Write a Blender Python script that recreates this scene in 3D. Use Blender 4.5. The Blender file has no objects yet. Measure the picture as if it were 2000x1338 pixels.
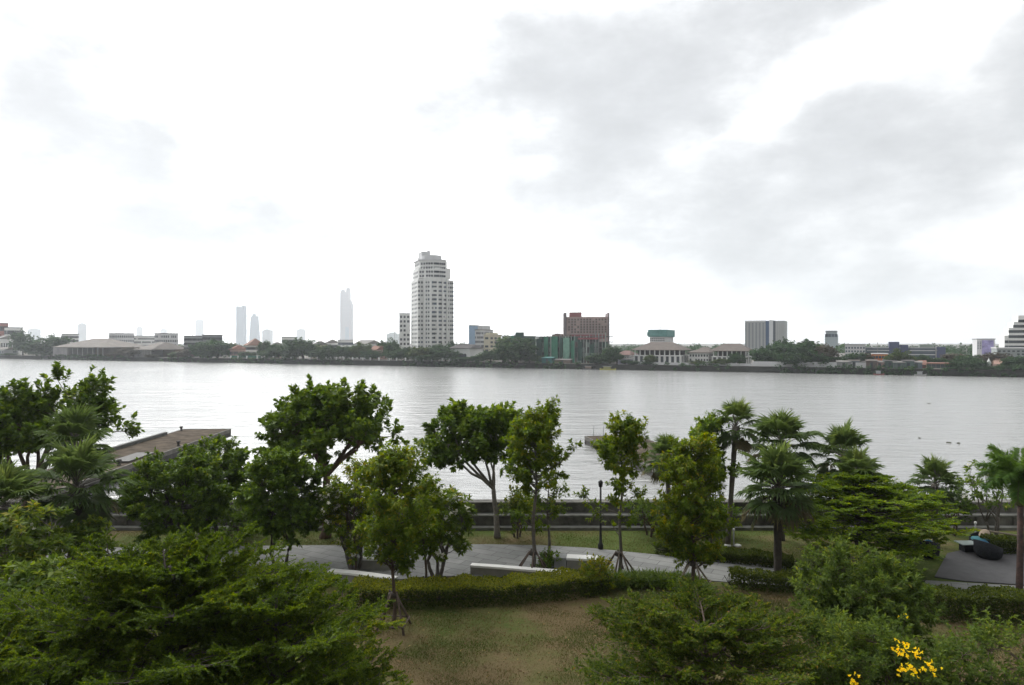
SUN_E = 0.8
SKY_GAIN = 1.0
HAZE = 0.00018
WAVE = 0.17
GLOW = 3.0
BROAD = 1.6
CLOUD_K = 1.3
EXPO = 0.38
import bpy, math, random
import numpy as np
from mathutils import Vector, Matrix

random.seed(11)
RNG = np.random.default_rng(11)
R = math.radians
SC = bpy.context.scene
COL = SC.collection
F = 1333.0          # focal length in photo pixels (24 mm on 36 mm, 2000 px wide)
CX, CY = 1000.0, 669.0
CAMZ = 10.0
WATER = -2.3

# ---------------------------------------------------------------- placement
def X_at(px, D): return (px - CX) / F * D
def Z_at(py, D): return CAMZ - (py - CY) * D / F
def gp(px, py, z=0.0):
    D = (CAMZ - z) * F / (py - CY)
    return (X_at(px, D), D)
def bank(px):            # distance of the far bank's waterline (a straight line D = 331 - .498 X)
    return (CAMZ - WATER) * F / (31.0 + 0.0185 * px)
BANK_A = math.atan2(-0.446, 0.895)      # direction along the far bank

# ---------------------------------------------------------------- materials
MATS = {}
def mat(name, col, rough=0.7, var=0.15, scale=3.0, metal=0.0, bump=0.0, bscale=20.0, spec=0.4, col2=None, detail=5.0):
    if name in MATS: return MATS[name]
    m = bpy.data.materials.new(name); m.use_nodes = True
    nt = m.node_tree; N = nt.nodes; L = nt.links
    b = N['Principled BSDF']
    b.inputs['Roughness'].default_value = rough
    b.inputs['Metallic'].default_value = metal
    b.inputs['Specular IOR Level'].default_value = spec
    tc = N.new('ShaderNodeTexCoord')
    no = N.new('ShaderNodeTexNoise'); no.inputs['Scale'].default_value = scale; no.inputs['Detail'].default_value = detail
    no.inputs['Roughness'].default_value = 0.6
    L.new(tc.outputs['Object'], no.inputs['Vector'])
    rp = N.new('ShaderNodeValToRGB')
    c = Vector(col); d = Vector(col2) if col2 else c
    lo = c * (1 - var); hi = d * (1 + var)
    rp.color_ramp.elements[0].position = 0.3; rp.color_ramp.elements[0].color = (*lo, 1)
    rp.color_ramp.elements[1].position = 0.7; rp.color_ramp.elements[1].color = (*[min(1, x) for x in hi], 1)
    L.new(no.outputs['Fac'], rp.inputs['Fac'])
    L.new(rp.outputs['Color'], b.inputs['Base Color'])
    if bump:
        n2 = N.new('ShaderNodeTexNoise'); n2.inputs['Scale'].default_value = bscale; n2.inputs['Detail'].default_value = 6
        L.new(tc.outputs['Object'], n2.inputs['Vector'])
        bp = N.new('ShaderNodeBump'); bp.inputs['Strength'].default_value = 0.8; bp.inputs['Distance'].default_value = bump
        L.new(n2.outputs['Fac'], bp.inputs['Height']); L.new(bp.outputs['Normal'], b.inputs['Normal'])
    MATS[name] = m
    return m

def leaf_mat(name, stops, rough=0.45, trans=0.3, spec=0.16):
    """stops: [(pos, rgb)...] over the per-leaf value 'lv' (each leaf's own hue)."""
    if name in MATS: return MATS[name]
    m = bpy.data.materials.new(name); m.use_nodes = True
    nt = m.node_tree; N = nt.nodes; L = nt.links
    b = N['Principled BSDF']; out = N['Material Output']
    b.inputs['Roughness'].default_value = min(.75, rough + .12); b.inputs['Specular IOR Level'].default_value = spec
    at = N.new('ShaderNodeAttribute'); at.attribute_name = 'lv'
    rp = N.new('ShaderNodeValToRGB')
    cr = rp.color_ramp
    while len(cr.elements) < len(stops): cr.elements.new(0.5)
    for e, (p, c) in zip(cr.elements, stops): e.position = p; e.color = (*c, 1)
    L.new(at.outputs['Fac'], rp.inputs['Fac'])
    L.new(rp.outputs['Color'], b.inputs['Base Color'])
    tr = N.new('ShaderNodeBsdfTranslucent')
    hs = N.new('ShaderNodeHueSaturation'); hs.inputs['Value'].default_value = 1.7; hs.inputs['Saturation'].default_value = 1.1; hs.inputs['Hue'].default_value = 0.485
    L.new(rp.outputs['Color'], hs.inputs['Color']); L.new(hs.outputs['Color'], tr.inputs['Color'])
    mx = N.new('ShaderNodeMixShader'); mx.inputs['Fac'].default_value = min(.5, trans + .10)
    L.new(b.outputs['BSDF'], mx.inputs[1]); L.new(tr.outputs['BSDF'], mx.inputs[2])
    L.new(mx.outputs['Shader'], out.inputs['Surface'])
    MATS[name] = m
    return m

# ---------------------------------------------------------------- objects
def tag(o, label=None, cat=None, group=None, kind=None):
    if label: o['label'] = label
    if cat: o['category'] = cat
    if group: o['group'] = group
    if kind: o['kind'] = kind
    return o
def thing(name, label, cat, loc=(0, 0, 0), rz=0.0, group=None):
    o = bpy.data.objects.new(name, None); COL.objects.link(o)
    o.location = loc; o.rotation_euler = (0, 0, rz); o.empty_display_size = 0.3
    return tag(o, label, cat, group)
def link(name, me, parent=None, loc=(0, 0, 0), rz=0.0, sc=None):
    o = bpy.data.objects.new(name, me); COL.objects.link(o)
    if parent is not None: o.parent = parent
    o.location = loc; o.rotation_euler = (0, 0, rz)
    if sc is not None: o.scale = sc
    return o
def copy_tree(o, parent=None):
    c = o.copy(); COL.objects.link(c)
    if parent is not None: c.parent = parent
    for ch in list(o.children): copy_tree(ch, c)
    return c

class MB:
    """collects verts / faces for ONE mesh"""
    def __init__(s): s.v = []; s.f = []; s.smooth = []
    def add(s, vs, fs, smooth=False):
        b = len(s.v); s.v += [tuple(v) for v in vs]; s.f += [tuple(i + b for i in f) for f in fs]
        s.smooth += [smooth] * len(fs)
        return s
    def box(s, x0, x1, y0, y1, z0, z1, rz=0.0, c=(0, 0, 0)):
        vs = [(x0, y0, z0), (x1, y0, z0), (x1, y1, z0), (x0, y1, z0), (x0, y0, z1), (x1, y0, z1), (x1, y1, z1), (x0, y1, z1)]
        if rz or any(c):
            ca, sa = math.cos(rz), math.sin(rz)
            vs = [(c[0] + x * ca - y * sa, c[1] + x * sa + y * ca, c[2] + z) for x, y, z in vs]
        return s.add(vs, [(3, 2, 1, 0), (4, 5, 6, 7), (0, 1, 5, 4), (1, 2, 6, 5), (2, 3, 7, 6), (3, 0, 4, 7)])
    def prism(s, poly, z0, z1):
        n = len(poly)
        vs = [(x, y, z0) for x, y in poly] + [(x, y, z1) for x, y in poly]
        fs = [tuple(range(n - 1, -1, -1)), tuple(range(n, 2 * n))] + [(i, (i + 1) % n, n + (i + 1) % n, n + i) for i in range(n)]
        return s.add(vs, fs)
    def tube(s, path, radii, sides=7, cap=True):
        P = [Vector(p) for p in path]; n = len(P); vs = []; fs = []
        up = Vector((0.13, 0.31, 0.94)).normalized()
        for i in range(n):
            t = (P[min(i + 1, n - 1)] - P[max(i - 1, 0)])
            t = t.normalized() if t.length > 1e-9 else Vector((0, 0, 1))
            u = t.cross(up)
            if u.length < 0.15: u = t.cross(Vector((1, 0.2, 0)))
            u.normalize(); w = t.cross(u)
            for k in range(sides):
                a = 2 * math.pi * k / sides
                vs.append(P[i] + (u * math.cos(a) + w * math.sin(a)) * radii[i])
        for i in range(n - 1):
            for k in range(sides):
                k2 = (k + 1) % sides
                fs.append((i * sides + k, i * sides + k2, (i + 1) * sides + k2, (i + 1) * sides + k))
        if cap:
            fs.append(tuple(range(sides - 1, -1, -1))); fs.append(tuple((n - 1) * sides + k for k in range(sides)))
        return s.add(vs, fs, True)
    def lathe(s, prof, sides=20, sx=1.0, sy=1.0):
        vs = []; fs = []; n = len(prof)
        for r, z in prof:
            for k in range(sides):
                a = 2 * math.pi * k / sides; vs.append((r * math.cos(a) * sx, r * math.sin(a) * sy, z))
        for i in range(n - 1):
            for k in range(sides):
                k2 = (k + 1) % sides
                fs.append((i * sides + k, i * sides + k2, (i + 1) * sides + k2, (i + 1) * sides + k))
        fs.append(tuple(range(sides - 1, -1, -1))); fs.append(tuple((n - 1) * sides + k for k in range(sides)))
        return s.add(vs, fs, True)
    def mesh(s, name, m):
        me = bpy.data.meshes.new(name); me.from_pydata(s.v, [], s.f); me.materials.append(m)
        me.polygons.foreach_set('use_smooth', s.smooth); me.update()
        return me
    def build(s, name, m, parent=None, loc=(0, 0, 0), rz=0.0):
        return link(name, s.mesh(name, m), parent, loc, rz)

# ---------------------------------------------------------------- leaves (numpy)
def nrm(a): return a / np.maximum(np.linalg.norm(a, axis=-1, keepdims=True), 1e-9)
def perp(A):
    ref = np.where(np.abs(A[..., 2:3]) > 0.9, np.array([1.0, 0.2, 0.0]), np.array([0.0, 0.0, 1.0]))
    U = nrm(np.cross(A, ref)); return U, np.cross(A, U)
class Leaves:
    def __init__(s): s.q = []; s.lv = []
    def quads(s, P, D, Nn, L, W, lv, fold=0.12, bend=0.1, wide=0.5):
        """one folded rhombic leaf per row"""
        P = P.reshape(-1, 3); D = nrm(D.reshape(-1, 3)); Nn = Nn.reshape(-1, 3)
        n = len(P); L = np.broadcast_to(L, (n,)).reshape(n, 1); W = np.broadcast_to(W, (n,)).reshape(n, 1)
        S = nrm(np.cross(D, Nn)); Nn = np.cross(S, D)
        mid = P + D * L * wide
        a = mid + S * W * 0.5 + Nn * W * fold
        c = mid - S * W * 0.5 + Nn * W * fold
        t = P + D * L - Nn * L * bend
        s.q.append(np.stack([P, a, t, c], axis=1)); s.lv.append(np.broadcast_to(lv, (n,)).astype(np.float32))
    def shoots(s, P, A, length, n, L, W, lv, spread=(85, 25), droop=0.15, lvr=0.25, bias=0.6, jit=0.35, bend=0.15):
        """M shoots with n leaves each, spiralling round the shoot, denser towards its tip"""
        P = np.asarray(P, float); A = nrm(np.asarray(A, float)); M = len(P)
        length = np.broadcast_to(length, (M,)).reshape(M, 1)
        t = RNG.random((M, n)) ** bias
        ph = np.arange(n)[None] * 2.39996 + RNG.random((M, 1)) * 6.28
        U, V = perp(A)
        rad = np.cos(ph)[..., None] * U[:, None] + np.sin(ph)[..., None] * V[:, None]
        th = np.radians(spread[0] + (spread[1] - spread[0]) * t + RNG.normal(0, 12, (M, n)))
        D = A[:, None] * np.cos(th)[..., None] + rad * np.sin(th)[..., None]
        D[..., 2] -= droop; D += RNG.normal(0, jit * 0.4, D.shape); D = nrm(D)
        Nn = A[:, None] * 0.7 + np.array([0, 0, 0.7]) + RNG.normal(0, jit, D.shape)
        pos = P[:, None] + A[:, None] * (length * t)[..., None]
        sc = RNG.uniform(0.65, 1.2, (M, n))
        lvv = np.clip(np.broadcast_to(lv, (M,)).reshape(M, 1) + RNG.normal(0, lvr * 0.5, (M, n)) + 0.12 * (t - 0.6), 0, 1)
        s.quads(pos, D, Nn, (L * sc).ravel(), (W * sc).ravel(), lvv.ravel(), bend=bend)
    def sprays(s, P, A, length, n, L, W, lv, lvr=0.2, ang=55, jit=0.25, upn=(0, 0, 1), droop=0.0):
        """flat sprays: leaves in two ranks either side of the twig"""
        P = np.asarray(P, float); A = nrm(np.asarray(A, float)); M = len(P)
        length = np.broadcast_to(length, (M,)).reshape(M, 1)
        t = (np.arange(n)[None] + RNG.random((M, n))) / n
        up = np.broadcast_to(np.asarray(upn, float), A.shape)
        S = nrm(np.cross(A, up)); sgn = np.where(np.arange(n) % 2, 1.0, -1.0)
        a = np.radians(ang + RNG.normal(0, 14, (M, n))) * (1 - 0.5 * t)
        D = A[:, None] * np.cos(a)[..., None] + S[:, None] * (np.sin(a) * sgn)[..., None]
        D += RNG.normal(0, jit * 0.5, D.shape); D[..., 2] -= droop
        Nn = up[:, None] + RNG.normal(0, jit, D.shape)
        pos = P[:, None] + A[:, None] * (length * t)[..., None]
        sc = RNG.uniform(0.6, 1.2, (M, n))
        lvv = np.clip(np.broadcast_to(lv, (M,)).reshape(M, 1) + RNG.normal(0, lvr * 0.5, (M, n)), 0, 1)
        s.quads(pos, D, Nn, (L * sc).ravel(), (W * sc).ravel(), lvv.ravel())
    def mesh(s, name, m):
        Q = np.concatenate(s.q); lv = np.concatenate(s.lv); n = len(Q)
        me = bpy.data.meshes.new(name)
        me.vertices.add(n * 4); me.vertices.foreach_set('co', Q.reshape(-1).astype(np.float32))
        me.loops.add(n * 4); me.loops.foreach_set('vertex_index', np.arange(n * 4, dtype=np.int32))
        me.polygons.add(n); me.polygons.foreach_set('loop_start', np.arange(0, n * 4, 4, dtype=np.int32))
        me.materials.append(m)
        a = me.attributes.new('lv', 'FLOAT', 'FACE'); a.data.foreach_set('value', lv)
        me.update(calc_edges=True)
        return me
    def build(s, name, m, parent=None): return link(name, s.mesh(name, m), parent)

def wobble(p0, p1, n, amp, rnd=random):
    p0 = Vector(p0); p1 = Vector(p1); L = (p1 - p0).length; out = []
    off = Vector((0, 0, 0))
    for i in range(n + 1):
        t = i / n
        off += Vector((rnd.gauss(0, 1), rnd.gauss(0, 1), rnd.gauss(0, .6))) * amp * L / n
        out.append(p0.lerp(p1, t) + off * (1 if i < n else 0.0) * (t > 0))
    return out
def taper(r0, r1, n): return [r0 + (r1 - r0) * i / n for i in range(n + 1)]
# ================================================================ plant builders
BARK_GREY = mat('bark_grey', (0.13, 0.115, 0.10), 0.9, 0.35, 6, bump=0.02, bscale=25)
BARK_BROWN = mat('bark_brown', (0.085, 0.062, 0.045), 0.9, 0.35, 6, bump=0.02, bscale=25)
BARK_DARK = mat('bark_dark', (0.05, 0.042, 0.035), 0.9, 0.35, 6, bump=0.02, bscale=25)
BARK_PALE = mat('bark_pale', (0.21, 0.19, 0.165), 0.85, 0.3, 6, bump=0.015, bscale=25)
BARK_RED = mat('bark_red', (0.05, 0.042, 0.042), 0.85, 0.4, 5, bump=0.015, bscale=25, col2=(0.085, 0.05, 0.042))

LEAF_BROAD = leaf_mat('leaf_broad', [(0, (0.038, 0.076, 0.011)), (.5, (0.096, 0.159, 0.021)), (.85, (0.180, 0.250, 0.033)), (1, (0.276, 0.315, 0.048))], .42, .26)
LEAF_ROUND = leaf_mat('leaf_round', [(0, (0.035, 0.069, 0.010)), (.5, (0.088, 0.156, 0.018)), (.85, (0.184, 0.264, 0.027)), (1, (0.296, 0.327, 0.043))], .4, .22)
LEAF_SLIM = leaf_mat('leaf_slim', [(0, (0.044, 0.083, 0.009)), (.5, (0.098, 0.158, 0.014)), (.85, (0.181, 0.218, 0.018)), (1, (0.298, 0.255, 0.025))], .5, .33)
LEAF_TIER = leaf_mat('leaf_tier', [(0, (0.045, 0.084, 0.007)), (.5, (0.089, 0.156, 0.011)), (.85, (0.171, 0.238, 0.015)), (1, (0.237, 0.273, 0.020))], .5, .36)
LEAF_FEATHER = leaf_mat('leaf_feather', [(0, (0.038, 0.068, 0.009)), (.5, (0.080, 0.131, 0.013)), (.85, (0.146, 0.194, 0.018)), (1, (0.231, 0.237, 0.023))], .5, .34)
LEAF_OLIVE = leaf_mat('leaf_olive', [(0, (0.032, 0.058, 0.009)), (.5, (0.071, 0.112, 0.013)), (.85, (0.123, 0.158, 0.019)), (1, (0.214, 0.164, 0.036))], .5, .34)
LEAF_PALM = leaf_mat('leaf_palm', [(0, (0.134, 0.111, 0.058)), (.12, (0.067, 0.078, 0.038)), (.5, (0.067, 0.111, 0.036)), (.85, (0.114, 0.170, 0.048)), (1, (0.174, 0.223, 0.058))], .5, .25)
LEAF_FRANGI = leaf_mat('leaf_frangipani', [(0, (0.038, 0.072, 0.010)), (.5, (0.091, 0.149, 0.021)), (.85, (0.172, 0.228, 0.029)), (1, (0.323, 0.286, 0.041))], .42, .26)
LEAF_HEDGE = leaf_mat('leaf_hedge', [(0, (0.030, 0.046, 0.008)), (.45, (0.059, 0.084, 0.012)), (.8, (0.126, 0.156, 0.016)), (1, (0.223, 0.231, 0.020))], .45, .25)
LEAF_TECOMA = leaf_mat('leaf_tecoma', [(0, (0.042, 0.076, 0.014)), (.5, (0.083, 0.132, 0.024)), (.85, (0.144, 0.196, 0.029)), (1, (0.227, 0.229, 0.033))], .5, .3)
PETAL_WHITE = leaf_mat('petal_white', [(0, (.62, .60, .50)), (1, (.82, .80, .74))], .6, .25)
PETAL_YELLOW = leaf_mat('petal_yellow', [(0, (.86, .58, .01)), (1, (.93, .80, .03))], .55, .3)

def lump_points(n, rx, ry, rz, rmin=0.35, low=-0.75, lumps=7, amp=0.3, seed=None):
    """points through an uneven crown: a lumpy ellipsoid, more of them near its outside"""
    g = np.random.default_rng(seed if seed is not None else RNG.integers(1 << 30))
    ax = nrm(g.normal(size=(lumps, 3))); am = g.uniform(0.3, 1.0, lumps) * amp
    out = []
    while len(out) < n:
        d = nrm(g.normal(size=(1, 3)))[0]
        if d[2] < low: continue
        k = 1 - amp * 0.6 + np.sum(am * np.exp(-6 * (1 - ax @ d)))
        r = (rmin ** 2 + (1 - rmin ** 2) * g.random()) ** 0.5 * min(k, 1.18)
        out.append((d[0] * rx * r, d[1] * ry * r, d[2] * rz * r))
    return np.array(out)

def crown_tree(name, label, cat, base, cen, rad, fork, bark, leaf, tr=0.14, nclump=46, ntip=6, nleaf=14, L=0.2, W=0.13,
               csize=0.55, slen=0.45, lean=None, nlimb=5, stems=1, low=-0.7, up=0.55, out=0.75, lvr=0.3, lv0=0.45, lvtop=0.25, amp=0.3,
               rmin=0.35, droop=0.12, spread=(85, 25), flowers=0, group=None, twig=True, fl_mat=None, fl_size=0.09):
    """trunk(s), limbs and twigs ending in leafy shoots, built in local space with its base at the origin"""
    root = thing(name, label, cat, (base[0], base[1], 0.0), 0, group)
    cen = Vector((cen[0] - base[0], cen[1] - base[1], cen[2]))
    cl = lump_points(nclump, *rad, rmin=rmin, low=low, amp=amp) + np.array(cen)
    w = MB()
    forks = []
    for s in range(stems):
        a = 6.28 * s / stems + random.random()
        b0 = Vector((0.12 * math.cos(a), 0.12 * math.sin(a), -0.12)) * (0 if stems == 1 else 1) + Vector((0, 0, -0.1))
        f = Vector(fork) - Vector((base[0], base[1], 0)) if lean is None else Vector(lean)
        if stems > 1: f = f + Vector((math.cos(a), math.sin(a), 0)) * rad[0] * 0.28 + Vector((0, 0, random.uniform(-.2, .25)))
        p = wobble(b0, f, 6, 0.10)
        w.tube(p, [tr * 1.35] + taper(tr, tr * 0.72, 5), 9)
        forks.append(f)
    nodes = []
    for f in forks:
        for k in range(max(2, nlimb // stems)):
            a = 6.28 * (k + random.random() * .6) / max(2, nlimb // stems)
            e = cen + Vector((rad[0] * .5 * math.cos(a), rad[1] * .5 * math.sin(a), rad[2] * random.uniform(-.25, .5)))
            p = wobble(f, e, 5, 0.14); r = taper(tr * .6, tr * .18, 5)
            w.tube(p, r, 6)
            nodes += [(q, r[i]) for i, q in enumerate(p) if i > 0]
    tipsP = []; tipsA = []; lvs = []
    for c in cl:
        c = Vector(c)
        q, r0 = min(nodes, key=lambda n: (n[0] - c).length + max(0, n[0].z - c.z) * .6)
        p = wobble(q, c, 3, 0.10); w.tube(p, taper(min(r0, tr * .26), tr * .07, 3), 5, False)
        od = Vector(((c.x - cen.x) / rad[0], (c.y - cen.y) / rad[1], (c.z - cen.z) / rad[2]))
        cv = random.gauss(0, 0.10)
        for k in range(ntip):
            o = Vector((random.gauss(0, 1), random.gauss(0, 1), random.gauss(0, .8))) * csize * .45
            d = od * out + Vector((0, 0, up)) + Vector((random.gauss(0, .4), random.gauss(0, .4), random.gauss(0, .3)))
            d.normalize()
            s = c + o * .6
            if twig: w.tube([c, s + d * slen * .3], [tr * .06, tr * .04], 4, False)
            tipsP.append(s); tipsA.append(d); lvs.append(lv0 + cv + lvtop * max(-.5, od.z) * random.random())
    w.build('trunk', bark, root)
    lf = Leaves()
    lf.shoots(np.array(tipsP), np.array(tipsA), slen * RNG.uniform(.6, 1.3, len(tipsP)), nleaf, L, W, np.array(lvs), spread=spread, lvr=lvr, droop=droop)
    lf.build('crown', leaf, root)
    if flowers:
        idx = RNG.choice(len(tipsP), min(flowers, len(tipsP)), replace=False)
        fl = Leaves()
        P = np.array(tipsP)[idx] + nrm(np.array(tipsA)[idx]) * slen * .95
        P = np.repeat(P, 4, 0) + RNG.normal(0, fl_size * .5, (len(P) * 4, 3))
        fl.shoots(P + np.array([0, -.05, .06]), np.repeat(np.array(tipsA)[idx], 4, 0) + np.array([0, -.4, .3]), 0.01, 5, fl_size * .85, fl_size * .62, 0.6, spread=(70, 60), droop=0)
        fl.build('blossom', fl_mat or PETAL_WHITE, root)
    return root

def slim_tree(name, label, base, top, prof, bark, leaf, tr=0.065, nlimb=46, nleaf=13, L=0.15, W=0.055, z0=1.6, dens=None, lean=(0, 0), lv0=.5,
              group=None, sub=5, slen=.42, droop=.35, lvr=.3, steep=.75):
    """young tree: one straight leader, short ascending limbs, narrow uneven crown. prof(t) -> radius, t 0..1 from z0 to top"""
    root = thing(name, label, 'tree', (base[0], base[1], 0), 0, group)
    w = MB(); H = top
    def axis(z): t = z / H; return Vector((lean[0] * t + .05 * math.sin(z * 2.1), lean[1] * t + .05 * math.cos(z * 1.7), z))
    path = [axis(-0.1 + (H - .1) * i / 12) for i in range(13)]
    w.tube(path, taper(tr, tr * .18, 12), 8)
    P = []; A = []; LV = []; ph0 = random.random() * 6; ph1 = random.random() * 6
    for k in range(nlimb):
        t = (k + random.random()) / nlimb
        if dens and random.random() > dens(t): continue
        z = z0 + (H - z0) * t; a = random.random() * 6.28
        lump = math.sin(z * 2.6 + ph0 + 1.2 * math.sin(a + ph1)) * .5 + math.sin(2 * a + z * 1.3 + ph1) * .5
        if lump < -.35 and random.random() < .55: continue
        r = prof(t) * random.uniform(.5, 1.05) * (1 + .42 * lump)
        s = axis(z * .93); e = axis(z * .93) + Vector((r * math.cos(a), r * math.sin(a), r * steep * random.uniform(.5, 1.2)))
        p = wobble(s, e, 4, .1); w.tube(p, taper(tr * .32 * (1 - .5 * t), tr * .07, 4), 5, False)
        cv = random.gauss(0, .11)
        for j in range(sub):
            u = random.uniform(.3, 1.0); q = s.lerp(e, u)
            d = (e - s).normalized() * .6 + Vector((random.gauss(0, .5), random.gauss(0, .5), random.gauss(.15, .4)))
            P.append(q); A.append(d); LV.append(lv0 + cv + .1 * t)
    P.append(axis(H - .35)); A.append((0, 0, 1)); LV.append(lv0 + .2)
    w.build('trunk', bark, root)
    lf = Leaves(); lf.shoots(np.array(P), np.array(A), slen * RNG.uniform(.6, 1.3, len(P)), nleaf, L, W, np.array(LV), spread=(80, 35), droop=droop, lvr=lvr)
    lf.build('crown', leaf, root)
    return root

def tier_tree(name, label, base, tiers, bark, leaf, H, tr=.1, L=.075, W=.045, lv0=.5, asym=None, group=None, nsec=9, nter=5, nl=12, rise=.12, droopend=.0, upn=(0, 0, 1), lvr=.28, trunk_top=None, z_tr0=-.1, secl=.42, tilt=.12):
    """tiers: (z on the trunk, reach, number of branches, rise). Branches carry flat leafy sprays"""
    root = thing(name, label, 'tree', (base[0], base[1], 0), 0, group)
    w = MB()
    path = wobble((0, 0, z_tr0), (0.05, 0.05, trunk_top or H), 8, .05)
    w.tube(path, taper(tr, tr * .25, 8), 8)
    def axis(z):
        t = max(0, min(.999, (z - z_tr0) / ((trunk_top or H) - z_tr0))) * 8; i = int(t); return path[i].lerp(path[i + 1], t - i)
    P = []; A = []; LV = []; LEN = []
    for (z, reach, nb, rs) in tiers:
        a0 = random.random() * 6.28
        for b in range(nb):
            a = a0 + 6.28 * (b + random.uniform(-.3, .3)) / nb
            rr = reach * random.uniform(.72, 1.12) * (asym(a) if asym else 1)
            s = axis(z + random.uniform(-.12, .12))
            n = 7; pts = []
            wa = random.uniform(-.25, .25)
            for i in range(n + 1):
                u = i / n; aa = a + wa * u
                zz = s.z + rr * rs * (u ** .8) - droopend * rr * u * u + random.gauss(0, .015) * rr
                pts.append(Vector((s.x + rr * u * math.cos(aa), s.y + rr * u * math.sin(aa), zz)))
            w.tube(pts, taper(tr * .30, tr * .035, n), 6)
            cv = random.gauss(0, .09)
            for k in range(nsec):
                u = .22 + .78 * (k + random.random()) / nsec; i = min(n - 1, int(u * n)); q = pts[i].lerp(pts[i + 1], u * n - i)
                t = (pts[i + 1] - pts[i]).normalized(); side = 1 if k % 2 else -1
                sv = t.cross(Vector((0, 0, 1))).normalized() * side
                ln = rr * secl * (1.0 - u * .5) * random.uniform(.55, 1.3)
                d = (t * .75 + sv * .8 + Vector((0, 0, random.gauss(.10, .12)))).normalized()
                e = q + d * ln
                w.tube([q, q.lerp(e, .5) + Vector((0, 0, .03 * ln)), e], [tr * .11, tr * .07, tr * .025], 4, False)
                for j in range(nter):
                    v = .15 + .85 * (j + random.random()) / nter; qq = q.lerp(e, v); s2 = 1 if (j + k) % 2 else -1
                    sv2 = d.cross(Vector((0, 0, 1))).normalized() * s2
                    P.append(qq); A.append(d * .8 + sv2 * .75 + Vector((0, 0, random.gauss(.06, .16)))); LEN.append(ln * .42 * random.uniform(.5, 1.3)); LV.append(lv0 + cv + random.gauss(0, .05) + .12 * u)
                P.append(q.lerp(e, .6)); A.append(d); LEN.append(ln * .55); LV.append(lv0 + cv + .15)
            P.append(pts[-2]); A.append(pts[-1] - pts[-2]); LEN.append(rr * .2); LV.append(lv0 + .15)
    w.build('trunk', bark, root)
    lf = Leaves(); upv = nrm(np.array(upn, float) + RNG.normal(0, tilt, (len(P), 3)))
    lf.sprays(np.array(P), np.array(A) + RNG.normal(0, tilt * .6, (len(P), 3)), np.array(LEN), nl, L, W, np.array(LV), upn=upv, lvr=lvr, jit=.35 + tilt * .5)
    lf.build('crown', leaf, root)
    return root

def fan_palm(name, label, base, ztop, flen, group, trunk_r=.16, nf=36, bark=BARK_GREY, lean=(0, 0), lv0=.5, dead=.12, seg=30, skirt=True):
    root = thing(name, label, 'palm', (base[0], base[1], 0), 0, group)
    w = MB(); path = [Vector((lean[0] * t, lean[1] * t, -.1 + (ztop + .1) * t)) for t in [i / 9 for i in range(10)]]
    w.tube(path, [trunk_r * (1.25 if i == 0 else 1.0 + .1 * (i % 2)) for i in range(9)] + [trunk_r * 1.2], 10)
    top = path[-1]
    # old leaf bases round the upper trunk
    for k in range(22):
        a = k * 2.4; z = top.z - .05 - .035 * k
        c = Vector((top.x + trunk_r * .95 * math.cos(a), top.y + trunk_r * .95 * math.sin(a), z))
        w.tube([c - Vector((0, 0, .12)), c + Vector((math.cos(a) * .08, math.sin(a) * .08, .10))], [.05, .02], 4)
    lf = Leaves()
    for k in range(nf):
        t = (k + .5) / nf; a = k * 2.39996 + random.uniform(-.2, .2)
        el = math.radians(84 - 138 * t ** 1.05 + random.uniform(-12, 12))     # from upright to hanging
        if not skirt and el < R(-25): el = R(-25)
        d = Vector((math.cos(a) * math.cos(el), math.sin(a) * math.cos(el), math.sin(el)))
        pl = flen * random.uniform(.45, .68); fl = flen * random.uniform(.46, .66)
        s = top + Vector((0, 0, .1 - .3 * t)); e = s + d * pl + Vector((0, 0, -.10 * pl * t))
        w.tube([s, s.lerp(e, .5) + Vector((0, 0, .04)), e], [.022, .017, .013], 4, False)
        up = Vector((-math.cos(a) * math.sin(el), -math.sin(a) * math.sin(el), math.cos(el)))
        sd = d.cross(up).normalized()
        lv = lv0 + .45 * (1 - t) - .16 * t + random.gauss(0, .06)
        if t > .8 and random.random() < dead * 3: lv = random.uniform(0, .12)
        th = np.linspace(-2.05, 2.05, seg) + RNG.normal(0, .04, seg)
        D = np.cos(th)[:, None] * np.array(d) + np.sin(th)[:, None] * np.array(sd)
        D = nrm(D + np.array(up) * .18 * np.abs(np.sin(th))[:, None])
        ln = fl * (1 - .28 * np.abs(th) / 2.05) * RNG.uniform(.85, 1.1, seg)
        P0 = np.repeat(np.array([e]), seg, 0)
        W = 2.2 * fl * .55 * 4.1 / seg * .8
        lvv = np.clip(lv + RNG.normal(0, .05, seg), 0, 1)
        lf.quads(P0, D, np.array(up) + RNG.normal(0, .15, (seg, 3)), ln * .72, W, lvv, fold=.25, bend=.05, wide=.7)
        D2 = nrm(D + np.array([0, 0, -1.0]) * (.35 + .5 * t) * RNG.uniform(.5, 1.4, (seg, 1)))
        lf.quads(P0 + D * (ln * .52)[:, None], D2, np.array(up) + RNG.normal(0, .3, (seg, 3)), ln * .55, W * .55, lvv, fold=.2, bend=.15, wide=.25)
    w.build('trunk', bark, root); lf.build('crown', LEAF_PALM, root)
    return root

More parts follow.
